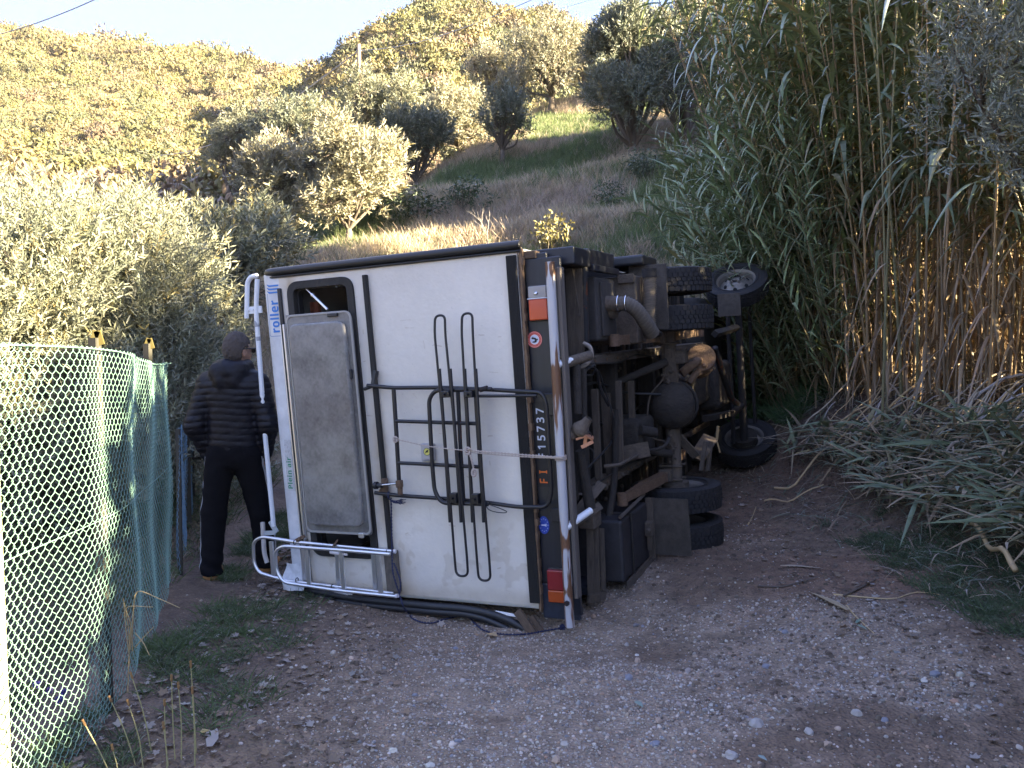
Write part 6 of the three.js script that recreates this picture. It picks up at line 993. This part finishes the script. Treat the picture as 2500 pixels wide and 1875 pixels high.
  const lit = [[], []]; for (let i = 0; i < 6500; i++) { const D = 4.3 + 5.5 * R(), x = lerp(2.3, 1.9, sm(5, 9, D)) + 2.6 * R(); if (R() > 0.25 + 0.75 * sm(2.2, 3, x)) continue; const p = footOn(x, -D, 0.02 + 0.10 * R() * sm(2.3, 3, x)); lit[0].push(new THREE.Matrix4().compose(p, new THREE.Quaternion().setFromEuler(E((R() - 0.5) * 0.9, R() * 6.3, -0.7 + 0.7 * R())), V(1, 1, 1).multiplyScalar(0.22 + 0.5 * R() * R()))); lit[1].push(R() < 0.45 ? shade(R, 0.13, 0.175, 0.11, 0.3) : R() < 0.6 ? shade(R, 0.33, 0.25, 0.16, 0.35) : shade(R, 0.2, 0.165, 0.13, 0.4)); }
  tag(instanced(scene, 'reed_litter', bladeGeo(20, 0.5, 0.022, 0.3, 0.3), grassMat, ...lit), 'dead reed leaves littering the ground below the thicket', 'leaf litter', null, 'stuff');
  const lie = (name, label, cat, pts, r, m, lift = 0.006) => { const P = pts.map(([x, y]) => { const p = onGround(x, y); p.y += lift + r; return p; }); const t = part(scene, name, sweep(new THREE.CatmullRomCurve3(P).getPoints(16), r, 6, (k) => r * (1.1 - 0.6 * k)), m); return tag(t, label, cat); };
  const straw = mat([0.45, 0.34, 0.18], 0.8), twig = mat([0.10, 0.08, 0.065], 0.9);
  lie('fallen_twig', 'dark crooked twig lying on the clay below the reed heap', 'twig', [[1850, 1435], [1905, 1437], [1945, 1428], [1995, 1413]], 0.006, twig);
  lie('fallen_twig', 'short dark straight twig on the clay right of the crooked one', 'twig', [[2060, 1460], [2100, 1440], [2138, 1420]], 0.007, twig);
  lie('straw_stalk', 'pale branching straw stalk lying flat at the right edge of the track', 'straw', [[2035, 1455], [2120, 1463], [2180, 1466], [2240, 1450], [2310, 1458]], 0.004, straw);
  lie('straw_stalk', 'short pale straw lying between the rear wheels and the reed heap', 'straw', [[1826, 1285], [1838, 1262], [1846, 1240]], 0.005, straw);
  lie('straw_stalk', 'thin straw stalk leaning down over the track below the dry leaf', 'straw', [[2066, 1482], [2090, 1510], [2135, 1552]], 0.004, straw);
  const leafOn = (label, x0, y0, x1, y1, wid, col, name = 'fallen_leaf') => { const a = onGround(x0, y0), b = onGround(x1, y1), d = V().subVectors(b, a), L = d.length(), bg = new Bag(); bg.blade(V(0, 0, 0), d.normalize(), L, wid, V(0, 1, 0), 0.03, 6, 0.3); const m = leafMat(0.2, 0.7); m.color = lin(...col); const o = part(scene, name, bg.geo(), m); o.position.copy(a).add(V(0, 0.018, 0)); return tag(o, label, 'leaf'); };
  leafOn('long dry reed leaf lying across the edge of the gravel', 2070, 1498, 1975, 1447, 0.05, [0.36, 0.28, 0.16]); leafOn('pale curved dry reed leaf on the clay nearest the rear wheels', 1905, 1388, 2015, 1392, 0.04, [0.40, 0.32, 0.22]);
  leafOn('small green olive leaf on the clay, upper one of a pair', 2090, 1530, 2103, 1516, 0.02, [0.14, 0.22, 0.16]); leafOn('small green olive leaf on the clay, lower one of a pair', 2094, 1534, 2118, 1545, 0.02, [0.16, 0.25, 0.19]); leafOn('pale olive leaf on the gravel at the bottom edge', 1852, 1856, 1873, 1868, 0.022, [0.22, 0.30, 0.28]); leafOn('grey-green olive leaf on the gravel right of the centre', 1552, 1722, 1570, 1736, 0.03, [0.2, 0.27, 0.22]);
  leafOn('yellow dry leaf lying in the gravel below the blue rope', 1192, 1555, 1214, 1560, 0.06, [0.42, 0.28, 0.12]); leafOn('pale dry leaf standing in the grass at the bottom left', 512, 1835, 530, 1785, 0.05, [0.32, 0.28, 0.25]); leafOn('yellowish leaf by the grass tuft at the bottom left', 490, 1800, 512, 1792, 0.04, [0.34, 0.25, 0.08]);
}
{
  // seed stalks and straw at the foot of the fence
  const R = rng(61), stemM = mat([0.26, 0.24, 0.11], 0.7), headM = mat([0.26, 0.15, 0.06], 0.9, 0, { bumpMap: bumpFine, bumpScale: 0.003 }), order = [];
  const L = [[280, 1875, 208, 1770, 3.0], [335, 1860, 272, 1712, 3.1], [352, 1870, 315, 1722, 3.05], [372, 1850, 323, 1655, 3.2], [412, 1870, 402, 1722, 3.1], [428, 1860, 419, 1662, 3.15], [443, 1868, 436, 1680, 3.15], [476, 1866, 470, 1692, 3.1], [480, 1872, 466, 1628, 3.2], [408, 1875, 400, 1778, 3.0], [285, 1890, 276, 1832, 2.95]];
  const words = ['left-most', 'second from left', 'third from left', 'fourth from left', 'fifth from left', 'sixth from left', 'seventh from left', 'eighth from left', 'right-most', 'short one before the fifth', 'lowest one at the bottom'];
  L.forEach(([x0, y0, x1, y1, D], i) => { const b = atDepth(x0, y0, D), h = atDepth(x1, y1, D + 0.05); b.y = H(b.x, b.z) - 0.02; const t = thing('seed_stalk', `thin stalk with a dry brown seed head by the fence, ${words[i]}`, 'stalk', 'dry seed stalks by the fence'); t.position.copy(b); const q = h.clone().sub(b), m = q.clone().multiplyScalar(0.55).add(V(0.02 * (R() - 0.3), 0, 0)); const P = new THREE.CatmullRomCurve3([V(0, 0, 0), m, q]).getPoints(14); part(t, 'stem', sweep(P, 0.0024, 6, (k) => 0.0028 - 0.0008 * k), stemM); const hd = new THREE.LatheGeometry([[0.001, -0.006], [0.0045, 0], [0.0055, 0.006], [0.004, 0.014], [0.0055, 0.021], [0.0035, 0.025], [0.001, 0.021]].map((p) => new THREE.Vector2(...p)), 10); hd.applyQuaternion(upTo(V().subVectors(P[14], P[12]).normalize())).translate(q.x, q.y, q.z); part(t, 'head', hd, headM); });
  const sc = thing('straw_tuft', 'tuft of bleached straw tied up by the second fence post, one stalk bent over', 'straw'), b = atDepth(318, 1590, 3.55), sm2 = mat([0.34, 0.26, 0.14], 0.75);
  const W = (x, y, D = 3.5) => atDepth(x, y, D);
  for (const pts of [[[322, 1575], [325, 1500], [332, 1448], [345, 1444], [385, 1460], [439, 1484]], [[316, 1580], [313, 1530], [303, 1470]], [[318, 1585], [318, 1520], [309, 1484], [374, 1482]], [[314, 1590], [308, 1540], [301, 1462]], [[324, 1590], [322, 1540], [326, 1478]], [[312, 1690], [315, 1600], [318, 1540]], [[330, 1545], [350, 1570], [365, 1600]], [[330, 1580], [358, 1548], [376, 1530]]]) part(sc, 'stalk', sweep(new THREE.CatmullRomCurve3(pts.map(([x, y], k) => W(x, y, 3.5 - 0.02 * k))).getPoints(16), 0.003, 6, (k) => 0.0028 - 0.0015 * k), sm2);
  const fl = [[], []]; for (const [x, y] of [[92, 1676], [158, 1694], [148, 1712], [162, 1740], [26, 1846], [118, 1690]]) { fl[0].push(mm(atDepth(x, y, 3.6), 0.018, R() * 6)); fl[1].push(lin(0.10, 0.07, 0.32)); }
  tag(instanced(scene, 'violet_flowers', leafyBush(30, 40, 0.9, 0.6, 3), grassMat, ...fl), 'small violet flowers behind the lower part of the fence', 'flowers', null, 'stuff');
}
{
  // gravel: small stones on the track, and larger stones that can be told apart
  const R = rng(71), stone = (seed) => { const Q = rng(seed), g = new THREE.IcosahedronGeometry(1, 1), P = g.attributes.position, k = V(0.75 + 0.5 * Q(), 0.5 + 0.35 * Q(), 0.75 + 0.5 * Q()), m = new Map(); for (let i = 0; i < P.count; i++) { const key = [P.getX(i), P.getY(i), P.getZ(i)].map((v) => v.toFixed(3)).join(); if (!m.has(key)) m.set(key, 0.8 + 0.4 * Q()); const s = m.get(key); P.setXYZ(i, P.getX(i) * k.x * s, P.getY(i) * k.y * s, P.getZ(i) * k.z * s); } g.computeVertexNormals(); return g; };
  const kinds = [1, 2, 3, 4, 5].map((k) => stone(k * 13)), sets = kinds.map(() => [[], []]), sm3 = mat([1, 1, 1], 0.85);
  const tint = () => { const w = R(); return w < 0.26 ? shade(R, 0.40, 0.36, 0.315, 0.25) : w < 0.68 ? shade(R, 0.275, 0.24, 0.205, 0.3) : w < 0.78 ? shade(R, 0.21, 0.205, 0.21, 0.3) : w < 0.93 ? shade(R, 0.33, 0.255, 0.19, 0.3) : shade(R, 0.30, 0.20, 0.14, 0.3); };
  for (let i = 0; i < 125000; i++) {
    const D = 1.9 + 7 * Math.pow(R(), 1.7), x = (R() * 2 - 1) * 0.66 * D + 0.1; const gr = gravelly(x, D), pat = sm(0.42, 0.62, fbm(x * 1.6, D * 1.6 + 3, 4)) * 0.9 + 0.1;
    if (R() > (0.035 + gr * pat) * (x < -2.1 ? 0 : 1)) continue;
    const s = (0.0027 + 0.0068 * Math.pow(R(), 3.4)) * (R() < 0.015 ? 1.9 : 1), k = Math.floor(R() * 5); sets[k][0].push(new THREE.Matrix4().compose(footOn(x, -D, s * 0.15), new THREE.Quaternion().setFromEuler(E((R() - 0.5), R() * 6.3, (R() - 0.5))), V(s, s, s))); sets[k][1].push(tint());
  }
  kinds.forEach((g, k) => tag(instanced(scene, 'gravel', g, sm3, ...sets[k]), 'small grey and white stones strewn over the dirt track', 'gravel', 'loose gravel of the track', 'stuff'));
  const clods = [[], []]; for (let i = 0; i < 9000; i++) { const D = 2 + 6.5 * R(), x = R() < 0.45 ? -0.6 - 1.3 * R() : 0.8 + 2.4 * R(); const s = 0.006 + 0.014 * R() * R(); clods[0].push(mm(footOn(x, -D, 0), s, R() * 6)); clods[1].push(shade(R, 0.12, 0.092, 0.07, 0.35)); }
  tag(instanced(scene, 'clods', kinds[2], mat([1, 1, 1], 0.98), ...clods), 'crumbs of dark earth along the edges of the track', 'earth', null, 'stuff');
  const fallen = [[], []]; for (let i = 0; i < 1500; i++) { const D = 2.2 + 5 * R(), x = R() < 0.75 ? -1.75 + 1.5 * R() * R() : 1.6 + 1.6 * R(); fallen[0].push(new THREE.Matrix4().compose(footOn(x, -D, 0.012), new THREE.Quaternion().setFromEuler(E((R() - 0.5) * 0.8, R() * 6.3, (R() - 0.5) * 0.8)), V(1, 1, 1).multiplyScalar(0.4 + 0.7 * R()))); fallen[1].push(R() < 0.3 ? shade(R, 0.30, 0.26, 0.22, 0.3) : shade(R, 0.19, 0.135, 0.085, 0.4)); }
  const lf = new Bag(); for (const a of [0, 0.9, -0.9, 1.8, -1.8]) lf.blade(V(0, 0, 0), V(Math.cos(a), 0.12, Math.sin(a)), 0.035 - 0.006 * Math.abs(a), 0.022, V(0, 1, 0), -0.1, 2);
  tag(instanced(scene, 'fallen_leaves', lf.geo(), grassMat, ...fallen), 'small dry leaves scattered beside the fence and the track edges', 'leaf litter', null, 'stuff');
  const NTH = 'first second third fourth fifth sixth seventh eighth ninth tenth eleventh twelfth thirteenth fourteenth'.split(' '), big = [[1535, 1658, 0.026], [1425, 1667, 0.018], [1845, 1773, 0.030], [1600, 1820, 0.022], [1275, 1690, 0.017], [1556, 1617, 0.022], [2282, 1650, 0.022], [1530, 1576, 0.015], [1490, 1576, 0.013], [1119, 1812, 0.016], [1066, 1613, 0.014], [1093, 1626, 0.014], [1112, 1585, 0.014], [1608, 1762, 0.018], [1974, 1790, 0.020], [2160, 1762, 0.018], [1786, 1848, 0.024], [1358, 1860, 0.022], [1916, 1545, 0.020], [2388, 1730, 0.018], [2135, 1475, 0.018], [1870, 1630, 0.018], [2090, 1745, 0.022], [1290, 1757, 0.012], [1012, 1700, 0.016], [2020, 1820, 0.02]];
  big.forEach(([x, y, s], i) => { const g = kinds[i % 5].clone(), blue = i % 3 === 0, o = part(scene, 'stone', g, mat(blue ? [0.20, 0.205, 0.235] : i % 4 === 1 ? [0.36, 0.27, 0.20] : [0.34, 0.315, 0.29], 0.8, 0, { bumpMap: bumpFine, bumpScale: 0.002 })); o.scale.setScalar(s); o.position.copy(onGround(x, y)).add(V(0, s * 0.25, 0)); o.rotation.set(R() - 0.5, R() * 6, R() - 0.5); const kind = blue ? 'bluish grey' : i % 4 === 1 ? 'brownish' : 'pale grey', same = big.filter((_, j) => (j % 3 === 0 ? 'bluish grey' : j % 4 === 1 ? 'brownish' : 'pale grey') === kind).sort((p, q) => p[0] - q[0]); tag(o, `${NTH[same.indexOf(big[i])]} larger ${kind} stone from the left on the gravel track`, 'stone', 'larger stones on the gravel track'); });
}
renderer.render(scene, camera);
